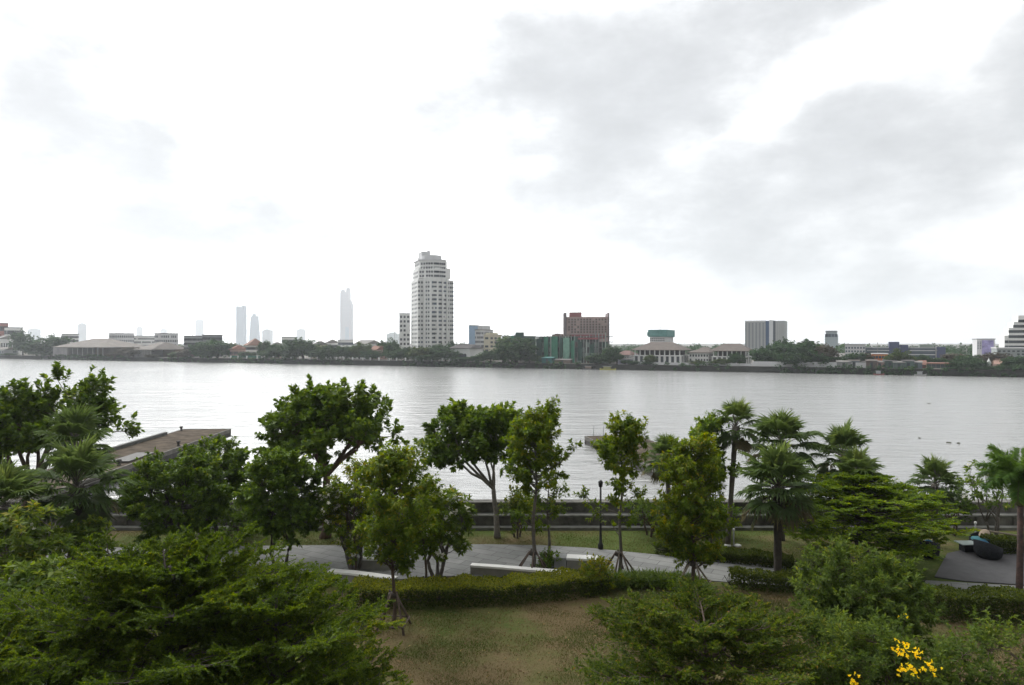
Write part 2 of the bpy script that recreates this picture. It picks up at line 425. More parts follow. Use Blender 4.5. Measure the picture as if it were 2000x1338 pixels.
def hedge(name, label, pts, width, h, leaf, cat='hedge', L=.085, W=.06, dens=720, lv_top=.88, lv_side=.22, rough=.05, group=None, strap=False):
    """clipped hedge along a line on the ground: short stems inside, leaves over its top and sides"""
    root = thing(name, label, cat, (pts[0][0], pts[0][1], 0), 0, group)
    P = [Vector((x - pts[0][0], y - pts[0][1], 0)) for x, y in pts]
    seg = [(P[i], P[i + 1]) for i in range(len(P) - 1)]; LT = sum((b - a).length for a, b in seg)
    n = int(LT * (width + 2 * h) * dens)
    Pp = []; Dd = []; Nn = []; lv = []
    w = MB()
    # woody stems: one connected row
    row = []
    for a, b in seg:
        m = max(2, int((b - a).length / .5))
        row += [a.lerp(b, i / m) for i in range(m)]
    row.append(P[-1])
    w.tube([q + Vector((0, 0, .12)) for q in row], [.05] * len(row), 5)
    for q in row:
        for k in range(5):
            e = q + Vector((random.uniform(-.3, .3) * width, random.uniform(-.3, .3) * width, h * random.uniform(.5, .85)))
            w.tube([q + Vector((0, 0, .1)), e], [.018, .008], 4, False)
    w.build('stems', BARK_DARK, root)
    cum = []; acc = 0
    for a, b in seg: cum.append(acc); acc += (b - a).length
    for _ in range(n):
        s = random.random() * LT; i = max(j for j in range(len(cum)) if cum[j] <= s); a, b = seg[i]
        t = (b - a).normalized(); sv = Vector((-t.y, t.x, 0)); q = a + t * (s - cum[i])
        bumpy = 1 + rough * 2 * math.sin(s * 2.3 + 1.1) * math.sin(s * .9) + rough * math.sin(s * 6.1)
        f = random.random()
        depth = abs(random.gauss(0, .06)) if random.random() < .8 else random.random() * .3
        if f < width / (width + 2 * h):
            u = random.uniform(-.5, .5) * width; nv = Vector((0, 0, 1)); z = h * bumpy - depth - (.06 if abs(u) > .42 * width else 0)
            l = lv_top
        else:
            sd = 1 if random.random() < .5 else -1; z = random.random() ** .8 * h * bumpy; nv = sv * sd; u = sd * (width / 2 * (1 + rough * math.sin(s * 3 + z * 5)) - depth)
            l = lv_side + (lv_top - lv_side) * max(0, z / h - .8) * 4  # paler top: new growth plus painted light; darker sides: painted shade
        Pp.append(q + sv * u + Vector((0, 0, max(.02, z)))); r = Vector((random.gauss(0, 1), random.gauss(0, 1), random.gauss(0, 1)))
        d = nv * .6 + r * .55 + Vector((0, 0, .25)); Dd.append(d); Nn.append(nv + Vector((0, 0, .5)) + r * .4); lv.append(l + random.gauss(0, .15))
    lf = Leaves(); sc = RNG.uniform(.7, 1.25, n)
    lf.quads(np.array(Pp), np.array(Dd), np.array(Nn), L * sc, W * sc, np.clip(np.array(lv), 0, 1))
    lf.build('foliage', leaf, root)
    return root

def strap_bed(name, label, pts, width, h, n, leaf):
    root = thing(name, label, 'border plants', (pts[0][0], pts[0][1], 0))
    P = [Vector((x - pts[0][0], y - pts[0][1], 0)) for x, y in pts]
    lf = Leaves()
    for _ in range(n):
        i = random.randrange(len(P) - 1); q = P[i].lerp(P[i + 1], random.random()) + Vector((random.uniform(-.5, .5), random.uniform(-.5, .5), 0)) * width
        m = 16; a = RNG.random(m) * 6.28; el = np.radians(RNG.uniform(35, 80, m))
        D = np.stack([np.cos(a) * np.cos(el), np.sin(a) * np.cos(el), np.sin(el)], 1)
        p0 = np.repeat(np.array([q]), m, 0); l = h * RNG.uniform(.6, 1.15, m); lv = np.clip(RNG.normal(.45, .2, m), 0, 1)
        nn = np.cross(D, np.stack([-np.sin(a), np.cos(a), np.zeros(m)], 1)) * -1
        lf.quads(p0, D, nn, l * .7, .055, lv, wide=.6, bend=.05)
        D2 = nrm(D + np.array([0, 0, -.8])); lf.quads(p0 + D * (l * .55)[:, None], D2, nn, l * .5, .045, lv, wide=.2, bend=.1)
    lf.build('foliage', leaf, root)
    return root
# ================================================================ camera, light, sky
cam = bpy.data.cameras.new('camera'); cam.sensor_width = 36; cam.lens = 24; cam.clip_start = .1; cam.clip_end = 20000
co = bpy.data.objects.new('camera', cam); COL.objects.link(co); co.location = (0, 0, CAMZ); co.rotation_euler = (R(90), 0, 0)
SC.camera = co
SC.view_settings.view_transform = 'Standard'; SC.view_settings.look = 'None'; SC.view_settings.exposure = EXPO; SC.view_settings.gamma = 1
SC.cycles.max_bounces = 8; SC.cycles.diffuse_bounces = 3; SC.cycles.glossy_bounces = 3; SC.cycles.transmission_bounces = 4
SC.cycles.volume_bounces = 1; SC.cycles.transparent_max_bounces = 8
SC.cycles.use_denoising = True
SC.cycles.sample_clamp_indirect = 6

SUN_AZ, SUN_EL = R(-36), R(42)        # behind the clouds, ahead and to the left
sun = bpy.data.lights.new('sun', 'SUN'); sun.energy = SUN_E; sun.angle = R(14); sun.color = (1, .96, .89)
so = bpy.data.objects.new('sun', sun); COL.objects.link(so)
sd = Vector((math.sin(SUN_AZ) * math.cos(SUN_EL), math.cos(SUN_AZ) * math.cos(SUN_EL), math.sin(SUN_EL)))
so.rotation_euler = sd.to_track_quat('Z', 'Y').to_euler(); so.location = (0, 0, 60)

wd = bpy.data.worlds.new('World'); SC.world = wd; wd.use_nodes = True
nt = wd.node_tree; N = nt.nodes; Lk = nt.links; N.clear()
def M(op, a, b=None, c=None, clamp=False):
    n = N.new('ShaderNodeMath'); n.operation = op; n.use_clamp = clamp
    for i, v in enumerate((a, b, c)):
        if v is None: continue
        if isinstance(v, (int, float)): n.inputs[i].default_value = v
        else: Lk.new(v, n.inputs[i])
    return n.outputs[0]
tc = N.new('ShaderNodeTexCoord')
sx = N.new('ShaderNodeSeparateXYZ'); Lk.new(tc.outputs['Generated'], sx.inputs[0])
def noise(scale, detail, rough, off, stretch):
    mp = N.new('ShaderNodeMapping'); mp.inputs['Location'].default_value = off; mp.inputs['Scale'].default_value = stretch
    Lk.new(tc.outputs['Generated'], mp.inputs['Vector'])
    n = N.new('ShaderNodeTexNoise'); n.inputs['Scale'].default_value = scale; n.inputs['Detail'].default_value = detail; n.inputs['Roughness'].default_value = rough
    Lk.new(mp.outputs[0], n.inputs['Vector']); return n
# azimuth and elevation of the direction, pushed about by noise so that cloud edges are ragged
nz = noise(3.4, 6, .56, (3.1, 0, 1.7), (1, 1, 1.8))
nc = N.new('ShaderNodeSeparateColor'); Lk.new(nz.outputs['Color'], nc.inputs[0])
az = M('MULTIPLY_ADD', nc.outputs[0], .34, M('SUBTRACT', M('ARCTAN2', sx.outputs[0], sx.outputs[1]), .17))
el = M('MULTIPLY_ADD', nc.outputs[1], .20, M('SUBTRACT', M('ARCSINE', sx.outputs[2]), .10))
cv = N.new('ShaderNodeCombineXYZ'); Lk.new(az, cv.inputs[0]); Lk.new(el, cv.inputs[1])
CLOUDS = [  # azimuth, elevation, half-width, half-height, tilt (degrees), optical depth
    (-0.5, 20.0, 14, 7.5, 0, 1.8), (8, 24, 13, 9, 0, 1.4), (17, 21.5, 15, 6.5, 26, 1.6), (26, 25.0, 13, 4.6, 14, 1.2),
    (7.5, 13.6, 14, 6.5, 4, 1.8), (30, 15.0, 14, 5.4, 12, 1.0), (24, 11.4, 15, 5.4, 16, 1.2), (17.5, 7.6, 12, 3.6, -3, 1.5), (32, 10.0, 10, 4.2, 20, .85),
    (28.5, 4.6, 13, 2.6, 0, 1.0), (38, 17.0, 6, 3.8, 25, 1.2), (33, 3.5, 20, 4.5, 0, .42), (-34, 18.5, 9, 10.5, -15, 2.5), (-29.5, 13.0, 7.5, 4.2, -20, 2.2), (-24, 8.6, 16, 2.2, 2, 2.7), (-38, 5.0, 13, 3.6, 0, 1.0),
    (75, 25, 30, 18, 0, .8), (-85, 30, 30, 18, 0, .7), (10, 55, 25, 14, 0, .5),
]
acc = None
for (a0, e0, ra, re_, rot, dep) in CLOUDS:
    mp = N.new('ShaderNodeMapping'); mp.vector_type = 'TEXTURE'
    mp.inputs['Location'].default_value = (R(a0), R(e0), 0); mp.inputs['Rotation'].default_value = (0, 0, R(rot)); mp.inputs['Scale'].default_value = (R(ra), R(re_), 1)
    Lk.new(cv.outputs[0], mp.inputs['Vector'])
    g = N.new('ShaderNodeTexGradient'); g.gradient_type = 'SPHERICAL'; Lk.new(mp.outputs[0], g.inputs[0])
    acc = M('MULTIPLY_ADD', g.outputs['Fac'], dep * 1.5, acc if acc is not None else 0.0)
n3 = noise(9.0, 5, .6, (5.2, 1.1, .7), (1, 1, 2.0))
od = M('MULTIPLY', acc, M('MULTIPLY_ADD', n3.outputs['Fac'], 1.9, M('MULTIPLY_ADD', nc.outputs[2], 1.1, -.50)))
thru = M('EXPONENT', M('MULTIPLY', od, -CLOUD_K)); mask = M('SUBTRACT', 1.0, thru)
# bright thin cloud round the hidden sun, pale low sky ahead, sky behind dimmed to stand in for shade of an unbuilt hotel
dotp = N.new('ShaderNodeVectorMath'); dotp.operation = 'DOT_PRODUCT'; Lk.new(tc.outputs['Generated'], dotp.inputs[0]); dotp.inputs[1].default_value = sd
dots = dotp.outputs['Value']
glow = M('EXPONENT', M('MULTIPLY', M('SUBTRACT', 1.0, dots), -7.5))
broad = M('EXPONENT', M('MULTIPLY', M('SUBTRACT', 1.0, dots), -3.0))
low = M('EXPONENT', M('MULTIPLY', M('MULTIPLY', sx.outputs[2], sx.outputs[2]), -4.5))
front = M('MULTIPLY_ADD', sx.outputs[1], .5, .5)
bright = M('MULTIPLY_ADD', glow, GLOW, M('MULTIPLY_ADD', broad, BROAD, M('MULTIPLY_ADD', M('MULTIPLY', low, front), .80, .28)))
grey = M('MULTIPLY_ADD', n3.outputs['Fac'], -.22, M('MULTIPLY_ADD', broad, .08, .625))
mixl = N.new('ShaderNodeMix'); mixl.data_type = 'FLOAT'; Lk.new(mask, mixl.inputs['Factor']); Lk.new(bright, mixl.inputs['A']); Lk.new(grey, mixl.inputs['B'])
cc = N.new('ShaderNodeMix'); cc.data_type = 'RGBA'; Lk.new(mask, cc.inputs['Factor']); cc.inputs['A'].default_value = (1, .998, .99, 1); cc.inputs['B'].default_value = (.97, .985, 1, 1)
cl = N.new('ShaderNodeVectorMath'); cl.operation = 'SCALE'; Lk.new(cc.outputs['Result'], cl.inputs[0]); Lk.new(M('MULTIPLY', mixl.outputs['Result'], 10.0 * SKY_GAIN), cl.inputs['Scale'])
sky = N.new('ShaderNodeTexSky'); sky.sky_type = 'NISHITA'; sky.sun_disc = False; sky.sun_elevation = SUN_EL; sky.sun_rotation = SUN_AZ
mixn = N.new('ShaderNodeMix'); mixn.data_type = 'RGBA'; mixn.inputs['Factor'].default_value = .94
Lk.new(sky.outputs[0], mixn.inputs['A']); Lk.new(cl.outputs[0], mixn.inputs['B'])
bg = N.new('ShaderNodeBackground'); bg.inputs['Strength'].default_value = .1; Lk.new(mixn.outputs['Result'], bg.inputs['Color'])
wo = N.new('ShaderNodeOutputWorld'); Lk.new(bg.outputs[0], wo.inputs['Surface'])

# ================================================================ air
mh = bpy.data.materials.new('haze'); mh.use_nodes = True
hn = mh.node_tree.nodes; hn.remove(hn['Principled BSDF'])
pv = hn.new('ShaderNodeVolumePrincipled'); pv.inputs['Color'].default_value = (.90, .95, 1.0, 1); pv.inputs['Density'].default_value = HAZE; pv.inputs['Anisotropy'].default_value = .35
mh.node_tree.links.new(pv.outputs[0], hn['Material Output'].inputs['Volume'])
if HAZE > 0:
    tag(MB().box(-5200, 5200, -120, 6200, WATER - 3.2, 420).build('haze', mh), kind='stuff')

# ================================================================ ground sheets
def sheet(name, poly, z, m, sub=0):
    me = bpy.data.meshes.new(name); me.from_pydata([(x, y, z) for x, y in poly], [], [tuple(range(len(poly)))]); me.materials.append(m); me.update()
    return tag(link(name, me), kind='structure')

# lawn: worn grass, dry brown earth showing through
def lawn_mat():
    m = bpy.data.materials.new('lawn'); m.use_nodes = True; nt = m.node_tree; N = nt.nodes; L = nt.links; b = N['Principled BSDF']
    b.inputs['Roughness'].default_value = .95; b.inputs['Specular IOR Level'].default_value = .15
    tc = N.new('ShaderNodeTexCoord')
    def no(s, d, off=0, st=(1, 1, 1)):
        mp = N.new('ShaderNodeMapping'); mp.inputs['Location'].default_value = (off, off, 0); mp.inputs['Scale'].default_value = st; L.new(tc.outputs['Object'], mp.inputs[0])
        n = N.new('ShaderNodeTexNoise'); n.inputs['Scale'].default_value = s; n.inputs['Detail'].default_value = d; n.inputs['Roughness'].default_value = .68; L.new(mp.outputs[0], n.inputs['Vector']); return n.outputs['Fac']
    def ramp(f, st):
        r = N.new('ShaderNodeValToRGB')
        while len(r.color_ramp.elements) < len(st): r.color_ramp.elements.new(.5)
        for e, (p, c) in zip(r.color_ramp.elements, st): e.position = p; e.color = (*c, 1)
        L.new(f, r.inputs[0]); return r.outputs[0]
    def mix(f, a, c, mode='MIX'):
        x = N.new('ShaderNodeMix'); x.data_type = 'RGBA'; x.blend_type = mode
        if isinstance(f, float): x.inputs['Factor'].default_value = f
        else: L.new(f, x.inputs['Factor'])
        L.new(a, x.inputs['A']); L.new(c, x.inputs['B']); return x.outputs['Result']
    grass = ramp(no(9, 8, 3), [(.3, (.05, .08, .016)), (.55, (.095, .13, .026)), (.75, (.14, .15, .038))])
    dry = ramp(no(14, 8, 7), [(.3, (.125, .09, .042)), (.55, (.18, .138, .068)), (.75, (.24, .188, .10))])
    # the strip beside the river wall is greener than the lawn below the terrace
    sp = N.new('ShaderNodeSeparateXYZ'); L.new(tc.outputs['Object'], sp.inputs[0])
    mr = N.new('ShaderNodeMapRange'); mr.inputs['From Min'].default_value = 27; mr.inputs['From Max'].default_value = 31; mr.inputs['To Min'].default_value = .02; mr.inputs['To Max'].default_value = -.09; L.new(sp.outputs[1], mr.inputs[0])
    big = no(.22, 7, 1); 
    ad = N.new('ShaderNodeMath'); L.new(big, ad.inputs[0]); L.new(mr.outputs[0], ad.inputs[1])
    patch = ramp(ad.outputs[0], [(.38, (0, 0, 0)), (.57, (1, 1, 1))])
    c = mix(patch, grass, dry)
    spk = ramp(no(70, 4, 5), [(.35, (.62, .62, .62)), (.7, (1.25, 1.25, 1.25))])
    c = mix(1.0, c, spk, 'MULTIPLY')
    L.new(c, b.inputs['Base Color'])
    bp = N.new('ShaderNodeBump'); bp.inputs['Distance'].default_value = .05; bp.inputs['Strength'].default_value = 1; L.new(no(40, 5, 2), bp.inputs['Height']); L.new(bp.outputs[0], b.inputs['Normal'])
    return m
LAWN = lawn_mat()
sheet('lawn', [(-90, -60), (90, -60), (90, 36.5), (-90, 36.5)], 0.0, LAWN)

# water
def water_mat():
    m = bpy.data.materials.new('river_water'); m.use_nodes = True; nt = m.node_tree; N = nt.nodes; L = nt.links; b = N['Principled BSDF']
    b.inputs['Base Color'].default_value = (.27, .274, .265, 1); b.inputs['Roughness'].default_value = .17; b.inputs['IOR'].default_value = 2.0; b.inputs['Specular IOR Level'].default_value = .5
    tc = N.new('ShaderNodeTexCoord')
    def no(s, d, st, rot=0, r=.6):
        mp = N.new('ShaderNodeMapping'); mp.inputs['Scale'].default_value = st; mp.inputs['Rotation'].default_value = (0, 0, rot); L.new(tc.outputs['Object'], mp.inputs[0])
        n = N.new('ShaderNodeTexNoise'); n.inputs['Scale'].default_value = s; n.inputs['Detail'].default_value = d; n.inputs['Roughness'].default_value = r; n.inputs['Distortion'].default_value = .4; L.new(mp.outputs[0], n.inputs['Vector']); return n.outputs['Fac']
    def mth(op, a, c):
        n = N.new('ShaderNodeMath'); n.operation = op
        for i, v in enumerate((a, c)):
            if isinstance(v, float): n.inputs[i].default_value = v
            else: L.new(v, n.inputs[i])
        return n.outputs[0]
    ripple = no(2.2, 3, (.5, 1, 1), .05, .6)
    swell = no(.22, 4, (.35, 1, 1), .12, .62); chop = no(.55, 6, (.45, 1, 1), -.1, .66)
    h = mth('ADD', mth('ADD', mth('MULTIPLY', swell, 4.5), mth('MULTIPLY', chop, 1.8)), mth('MULTIPLY', ripple, .25))
    # calmer and rougher water in long patches
    calm = no(.018, 4, (.5, 1, 1), .3)
    mr = N.new('ShaderNodeMapRange'); mr.inputs['From Min'].default_value = .35; mr.inputs['From Max'].default_value = .65; mr.inputs['To Min'].default_value = .55; mr.inputs['To Max'].default_value = 1.0; L.new(calm, mr.inputs[0])
    bp = N.new('ShaderNodeBump'); bp.inputs['Distance'].default_value = WAVE; L.new(mr.outputs[0], bp.inputs['Strength']); L.new(h, bp.inputs['Height']); L.new(bp.outputs[0], b.inputs['Normal'])
    return m
sheet('river_water', [(-5100, 34), (5100, 34), (5100, 6100), (-5100, 6100)], WATER, water_mat())

# far bank: flat city ground reaching the horizon, and its river wall
GROUND = mat('city_ground', (.14, .13, .11), .95, .3, .05)
def bp_(X, s=0.0):     # point on the far bank line at world X, s metres inland
    return (X + s * .446, 331 - .498 * X + s * .895)
sheet('far_bank', [bp_(-5000 + 0, 1.2), bp_(640, 1.2), (5100, 60), (5100, 6100), (-5000, 6100)], 0.15, GROUND)
WALLC = mat('river_wall_concrete', (.03, .031, .026), .9, .45, .35, bump=.05, bscale=3)
w = MB(); a = bp_(-700); b = bp_(560); rzb = BANK_A
L_ = math.hypot(b[0] - a[0], b[1] - a[1])
w.box(0, L_, 0, 1.2, -1.2, 2.3 + .1)
tag(w.build('embankment_wall', WALLC, None, (a[0], a[1], WATER), rzb), 'long dark concrete river wall along the far bank of the river', 'river wall')

# ================================================================ path, deck, wall
PAVE = mat('paving_grey', (.27, .275, .268), .85, .10, 1.2, bump=.004, bscale=60)
def paving():
    m = bpy.data.materials.new('grey_paving'); m.use_nodes = True; nt = m.node_tree; N = nt.nodes; L = nt.links; b = N['Principled BSDF']; b.inputs['Roughness'].default_value = .8
    tc = N.new('ShaderNodeTexCoord'); mp = N.new('ShaderNodeMapping'); mp.inputs['Rotation'].default_value = (0, 0, .5); L.new(tc.outputs['Object'], mp.inputs[0])
    br = N.new('ShaderNodeTexBrick'); br.inputs['Scale'].default_value = 1; br.inputs['Brick Width'].default_value = 1.2; br.inputs['Row Height'].default_value = .6; br.inputs['Mortar Size'].default_value = .018
    br.inputs['Color1'].default_value = (.165, .168, .165, 1); br.inputs['Color2'].default_value = (.225, .228, .222, 1); br.inputs['Mortar'].default_value = (.08, .08, .078, 1); br.inputs['Bias'].default_value = -.1
    L.new(mp.outputs[0], br.inputs['Vector'])
    n = N.new('ShaderNodeTexNoise'); n.inputs['Scale'].default_value = .8; n.inputs['Detail'].default_value = 8; n.inputs['Roughness'].default_value = .7; L.new(tc.outputs['Object'], n.inputs['Vector'])
    r = N.new('ShaderNodeValToRGB'); r.color_ramp.elements[0].position = .3; r.color_ramp.elements[0].color = (.72, .72, .70, 1); r.color_ramp.elements[1].position = .65; r.color_ramp.elements[1].color = (1.08, 1.08, 1.06, 1); L.new(n.outputs['Fac'], r.inputs[0])
    x = N.new('ShaderNodeMix'); x.data_type = 'RGBA'; x.blend_type = 'MULTIPLY'; x.inputs['Factor'].default_value = 1; L.new(br.outputs['Color'], x.inputs['A']); L.new(r.outputs[0], x.inputs['B']); L.new(x.outputs['Result'], b.inputs['Base Color'])
    return m
far_edge = [(-300, 1082), (0, 1076), (200, 1071), (400, 1068), (600, 1066), (800, 1065.5), (950, 1064), (1060, 1066), (1150, 1071), (1270, 1083), (1400, 1095), (1580, 1112), (1800, 1134), (2000, 1146), (2300, 1156)]
near_edge = [(2300, 1190), (2000, 1176), (1800, 1165), (1580, 1150), (1400, 1136), (1200, 1129), (1000, 1127), (850, 1126), (700, 1140), (500, 1150), (200, 1190), (-300, 1210)]
PT = paving()
pp = [gp(x, y) for x, y in far_edge] + [gp(x, y) for x, y in near_edge]
w = MB(); w.prism([(x, y) for x, y in pp], -.2, .03)
tag(w.build('footpath', PT), kind='structure')
DECK = mat('deck_grey', (.058, .057, .060), .75, .18, 2.5, bump=.003, bscale=40)
dp = [gp(x, y) for x, y in [(1825, 1128), (1850, 1082), (1900, 1071), (1975, 1071), (2150, 1080), (2260, 1150), (2000, 1144), (1880, 1136)]]
w = MB(); w.prism(dp, -.2, .045); tag(w.build('terrace_paving', DECK), kind='structure')

STONE_D = mat('river_wall_stone', (.075, .073, .064), .9, .5, 1.4, bump=.04, bscale=7, col2=(.115, .11, .095))
STONE_L = mat('wall_ledge_stone', (.15, .15, .135), .88, .35, 1.8, bump=.02, bscale=9)
fw = thing('flood_wall', 'long stepped dark stone flood wall between the lawn and the river', 'wall', (0, 36.3, 0))
w = MB(); w.box(-80, 80, 0, .45, -.1, .16); w.build('kerb', STONE_L, fw)
w = MB(); w.box(-80, 80, .5, 1.05, -.1, .62); w.build('lower_step', STONE_D, fw)
w = MB(); w.box(-80, 80, .44, 1.04, .623, .70); w.build('ledge', STONE_L, fw)
w = MB(); w.box(-80, 80, 1.06, 1.6, -2.6, 1.16); w.build('upper_wall', STONE_D, fw)
w = MB(); w.box(-80, 80, 1.0, 1.7, 1.163, 1.27); w.build('coping', STONE_D, fw)
for k in range(46):      # buttress blocks on the lower face
    xx = -45 + k * 2.0
    MB().box(xx, xx + .28, .40, .497, .165, .60).build('buttress', STONE_D, fw)
# ================================================================ piers
TIMBER = mat('pier_deck', (.060, .047, .034), .95, .45, .8, bump=.01, bscale=12, spec=.08, col2=(.082, .064, .046))
EDGE = mat('pier_edge', (.12, .112, .098), .85, .3, 1.5, bump=.01, bscale=12)
DARKW = mat('pier_dark_timber', (.045, .042, .038), .85, .35, 3)
def pier(label, origin, rz, width, length, dz):
    """local x across, y along (0 = outer end, negative towards the shore), z = 0 is the deck top"""
    r = thing('pier', label, 'pier', (*origin, dz), rz)
    m = MB(); m.box(0, width, -length, 0, -.30, 0); m.build('deck', TIMBER, r)
    for x0, x1, nm in ((-.16, -.003, 'edge_beam'), (width + .003, width + .16, 'edge_beam')):
        MB().box(x0, x1, -length, 0.1, -.42, .02).build(nm, EDGE, r)
    MB().box(-.16, width + .16, .003 + .1, .28, -1.0, .03).build('fender', DARKW, r)
    for x0, x1 in ((-.10, -.02), (width + .02, width + .10)): MB().box(x0, x1, -length, .09, -.98, -.424).build('skirt', DARKW, r)
    for k in range(int(length / 5)):
        for x in (.4, width - .4):
            q = MB(); q.tube([(x, -1 - 5 * k, -.31), (x, -1 - 5 * k, -4.2)], [.22, .22], 8); q.build('pile', DARKW, r)
        MB().box(0, width, -1.3 - 5 * k, -.7 - 5 * k, -.75, -.303).build('cross_beam', DARKW, r)
    return r
p1 = pier('wide timber deck pier with raised kerb running out into the river', (-41.6, 86.3), R(3.0), 5.7, 48, -1.0)
def on_pier(r, name, mesh_b, m, at=(0, 0, 0), rz=0):
    c = Matrix.Rotation(r.rotation_euler.z, 4, 'Z') @ Vector(at); return mesh_b.build(name, m, None, (r.location.x + c.x, r.location.y + c.y, r.location.z + at[2]), r.rotation_euler.z + rz)
def bollard_mesh():
    q = MB(); q.lathe([(.20, 0), (.16, .06), (.12, .12), (.12, .36), (.22, .40), (.22, .50), (.14, .55)], 14); return q
for k, (x, y, lab) in enumerate([(5.4, -14, 'dark iron mooring bollard on the right edge of the long pier'), (.3, -1.2, 'small iron mooring bollard at the outer corner of the long pier'),
                            (.2, -18.4, 'dark mooring bollard beside the raised kerb of the long pier'), (5.1, -25.5, 'rusty mooring bollard near the shore end of the long pier')]):
    tag(on_pier(p1, 'mooring_bollard', bollard_mesh(), DARKW, (x, y, .0)), lab, 'bollard', 'mooring bollards on the pier')
tag(on_pier(p1, 'kerb_beam', MB().box(-.1, .3, -19.5, -5, 0.025, .36), mat('kerb_beam_grey', (.09, .092, .084), .85, .3, 2)), 'raised grey kerb beam along the left edge of the pier', 'kerb beam')
tag(on_pier(p1, 'gangway_plate', MB().box(3.6, 5.3, -24.2, -19.2, .04, .16), mat('gangway_grey', (.075, .073, .067), .7, .25, 2)), 'flat grey gangway plate lying on the pier deck', 'gangway')
p2 = pier('smaller timber pier end behind the slim staked tree', (9.0, 82.4), R(11), 6.2, 22, -1.35)
for (px, py0, lab) in [(1159, 852, 'thin mooring stick standing off the end of the small pier'), (1178, 850, 'thin mooring stick nearer the tree off the small pier')]:
    D = 84.5; q = MB(); q.tube([(0, 0, -2.8), (.03, 0, -1.0), (0.05, 0, -.25 if px < 1170 else -.3)], [.035, .03, .025], 6)
    tag(q.build('mooring_stick', DARKW, None, (X_at(px, D), D, 0)), lab, 'pole')
# floating things on the river
DEB = mat('debris_dark', (.07, .07, .045), .9, .4, 3)
def weed(px, py, wd, lab):
    D = (CAMZ - WATER) * F / (py - CY); r = random.Random(px); q = MB()
    n = 9; prof = []
    vs = [(0, 0, .1)]; 
    for i in range(18):
        a = i / 18 * 6.28; k = r.uniform(.6, 1.1); vs.append((wd * .5 * k * math.cos(a), wd * .3 * k * math.sin(a), -.04))
    for i in range(18):
        a = i / 18 * 6.28; k = r.uniform(.4, .8); vs.append((wd * .5 * k * math.cos(a), wd * .3 * k * math.sin(a), r.uniform(.05, .13)))
    fs = [(1 + i, 1 + (i + 1) % 18, 19 + (i + 1) % 18, 19 + i) for i in range(18)] + [(19 + i, 19 + (i + 1) % 18, 0) for i in range(18)]
    q.add(vs, fs); tag(q.build('floating_weed', DEB, None, (X_at(px, D), D, WATER)), lab, 'floating weed', 'clumps of weed drifting on the river')
weed(1545, 799, 0.62, 'small dark clump of weed drifting in mid river above the palms')
weed(1814, 788, 0.87, 'lone dark clump of weed drifting nearest the far bank')
weed(1853, 865, 0.81, 'left of two weed clumps drifting side by side')
weed(1872, 866, 0.50, 'right of two weed clumps drifting side by side')
weed(1796, 856, 0.43, 'tiny clump of weed drifting just before the pair')

# ================================================================ benches, lamps
WHITE = mat('white_stone', (.74, .73, .70), .7, .06, 4); BEIGE = mat('bench_beige', (.22, .212, .185), .8, .12, 3); GREYS = mat('bench_grey', (.24, .245, .24), .8, .12, 3)
def bench_strip(label, pts, wd, h):
    r = thing('low_bench', label, 'bench', (pts[0][0], pts[0][1], 0))
    P = [Vector((x - pts[0][0], y - pts[0][1])) for x, y in pts]; P2 = []
    for i, p in enumerate(P):
        t = (P[min(i + 1, len(P) - 1)] - P[max(0, i - 1)]).normalized(); P2.append(Vector((-t.y, t.x)))
    def strip(o0, o1, z0, z1):
        poly = [p + n * o0 for p, n in zip(P, P2)] + [p + n * o1 for p, n in reversed(list(zip(P, P2)))]
        m = MB(); n = len(poly); k = len(P)
        vs = [(v.x, v.y, z0) for v in poly] + [(v.x, v.y, z1) for v in poly]
        fs = []
        for i in range(k - 1):
            a, b, c, d = i, i + 1, 2 * k - 2 - i, 2 * k - 1 - i
            fs += [(a, d, c, b), (n + a, n + b, n + c, n + d)]
        fs += [(i, (i + 1) % n, n + (i + 1) % n, n + i) for i in range(n)]
        return m.add(vs, fs)
    strip(.05, wd - .05, 0.02, h - .09).build('base', BEIGE, r); strip(0, wd, h - .087, h).build('seat', WHITE, r)
def gz(px, py, z): D = (CAMZ - z) * F / (py - CY); return (X_at(px, D), D)
bench_strip('long curved low bench with white seat behind the clipped hedge', [gz(918, 1104, .42), gz(970, 1107.5, .42), gz(1025, 1112, .42), gz(1080, 1116.5, .42), gz(1135, 1122.5, .42)], .34, .42)
bench_strip('short white low bench half hidden by foliage beside the staked tree', [gz(640, 1116, .42), gz(680, 1119, .42), gz(720, 1124, .42), gz(768, 1131, .42)], .38, .42)
def block_bench(label, x, y, rz, wd, side):
    r = thing('block_bench', label, 'bench', (x, y, .03), rz)
    MB().box(0, wd, 0, .52, 0, .40).build('base', BEIGE, r); MB().box(-.02, wd + .02, -.03, .55, .403, .50).build('seat', WHITE, r)
    q = MB(); a, b = (-.56, -.023) if side < 0 else (wd + .023, wd + .58)
    q.box(a, b, -.03, .55, 0, .49); q.build('end_block', GREYS, r)
x, y = gz(1107, 1113, .0); block_bench('square white topped block bench with grey end on the paved path', x, y, R(-9), 1.42, -1)
x, y = gz(706, 1113, .0); block_bench('grey ended block bench on the path seen through the leaves', x, y, R(-6), 1.3, -1)
BLACK = mat('lamp_black', (.02, .02, .022), .5, .1, 3); GREYM = mat('lamp_grey', (.30, .31, .31), .5, .1, 3); LENS = mat('lamp_lens_white', (.75, .75, .73), .4, .03, 3)
lx, ly = gp(1173, 1073)
lp = thing('street_lamp', 'tall thin black lamp post on the lawn edge beside a staked tree', 'lamp post', (lx, ly, 0))
q = MB(); q.lathe([(.13, 0), (.13, .25), (.075, .32), (.055, 1.0), (.045, 3.0)], 12); q.build('pole', BLACK, lp)
q = MB(); q.lathe([(.045, 3.0), (.09, 3.03), (.11, 3.22), (.13, 3.25), (.03, 3.36)], 12); q.build('lantern', BLACK, lp)
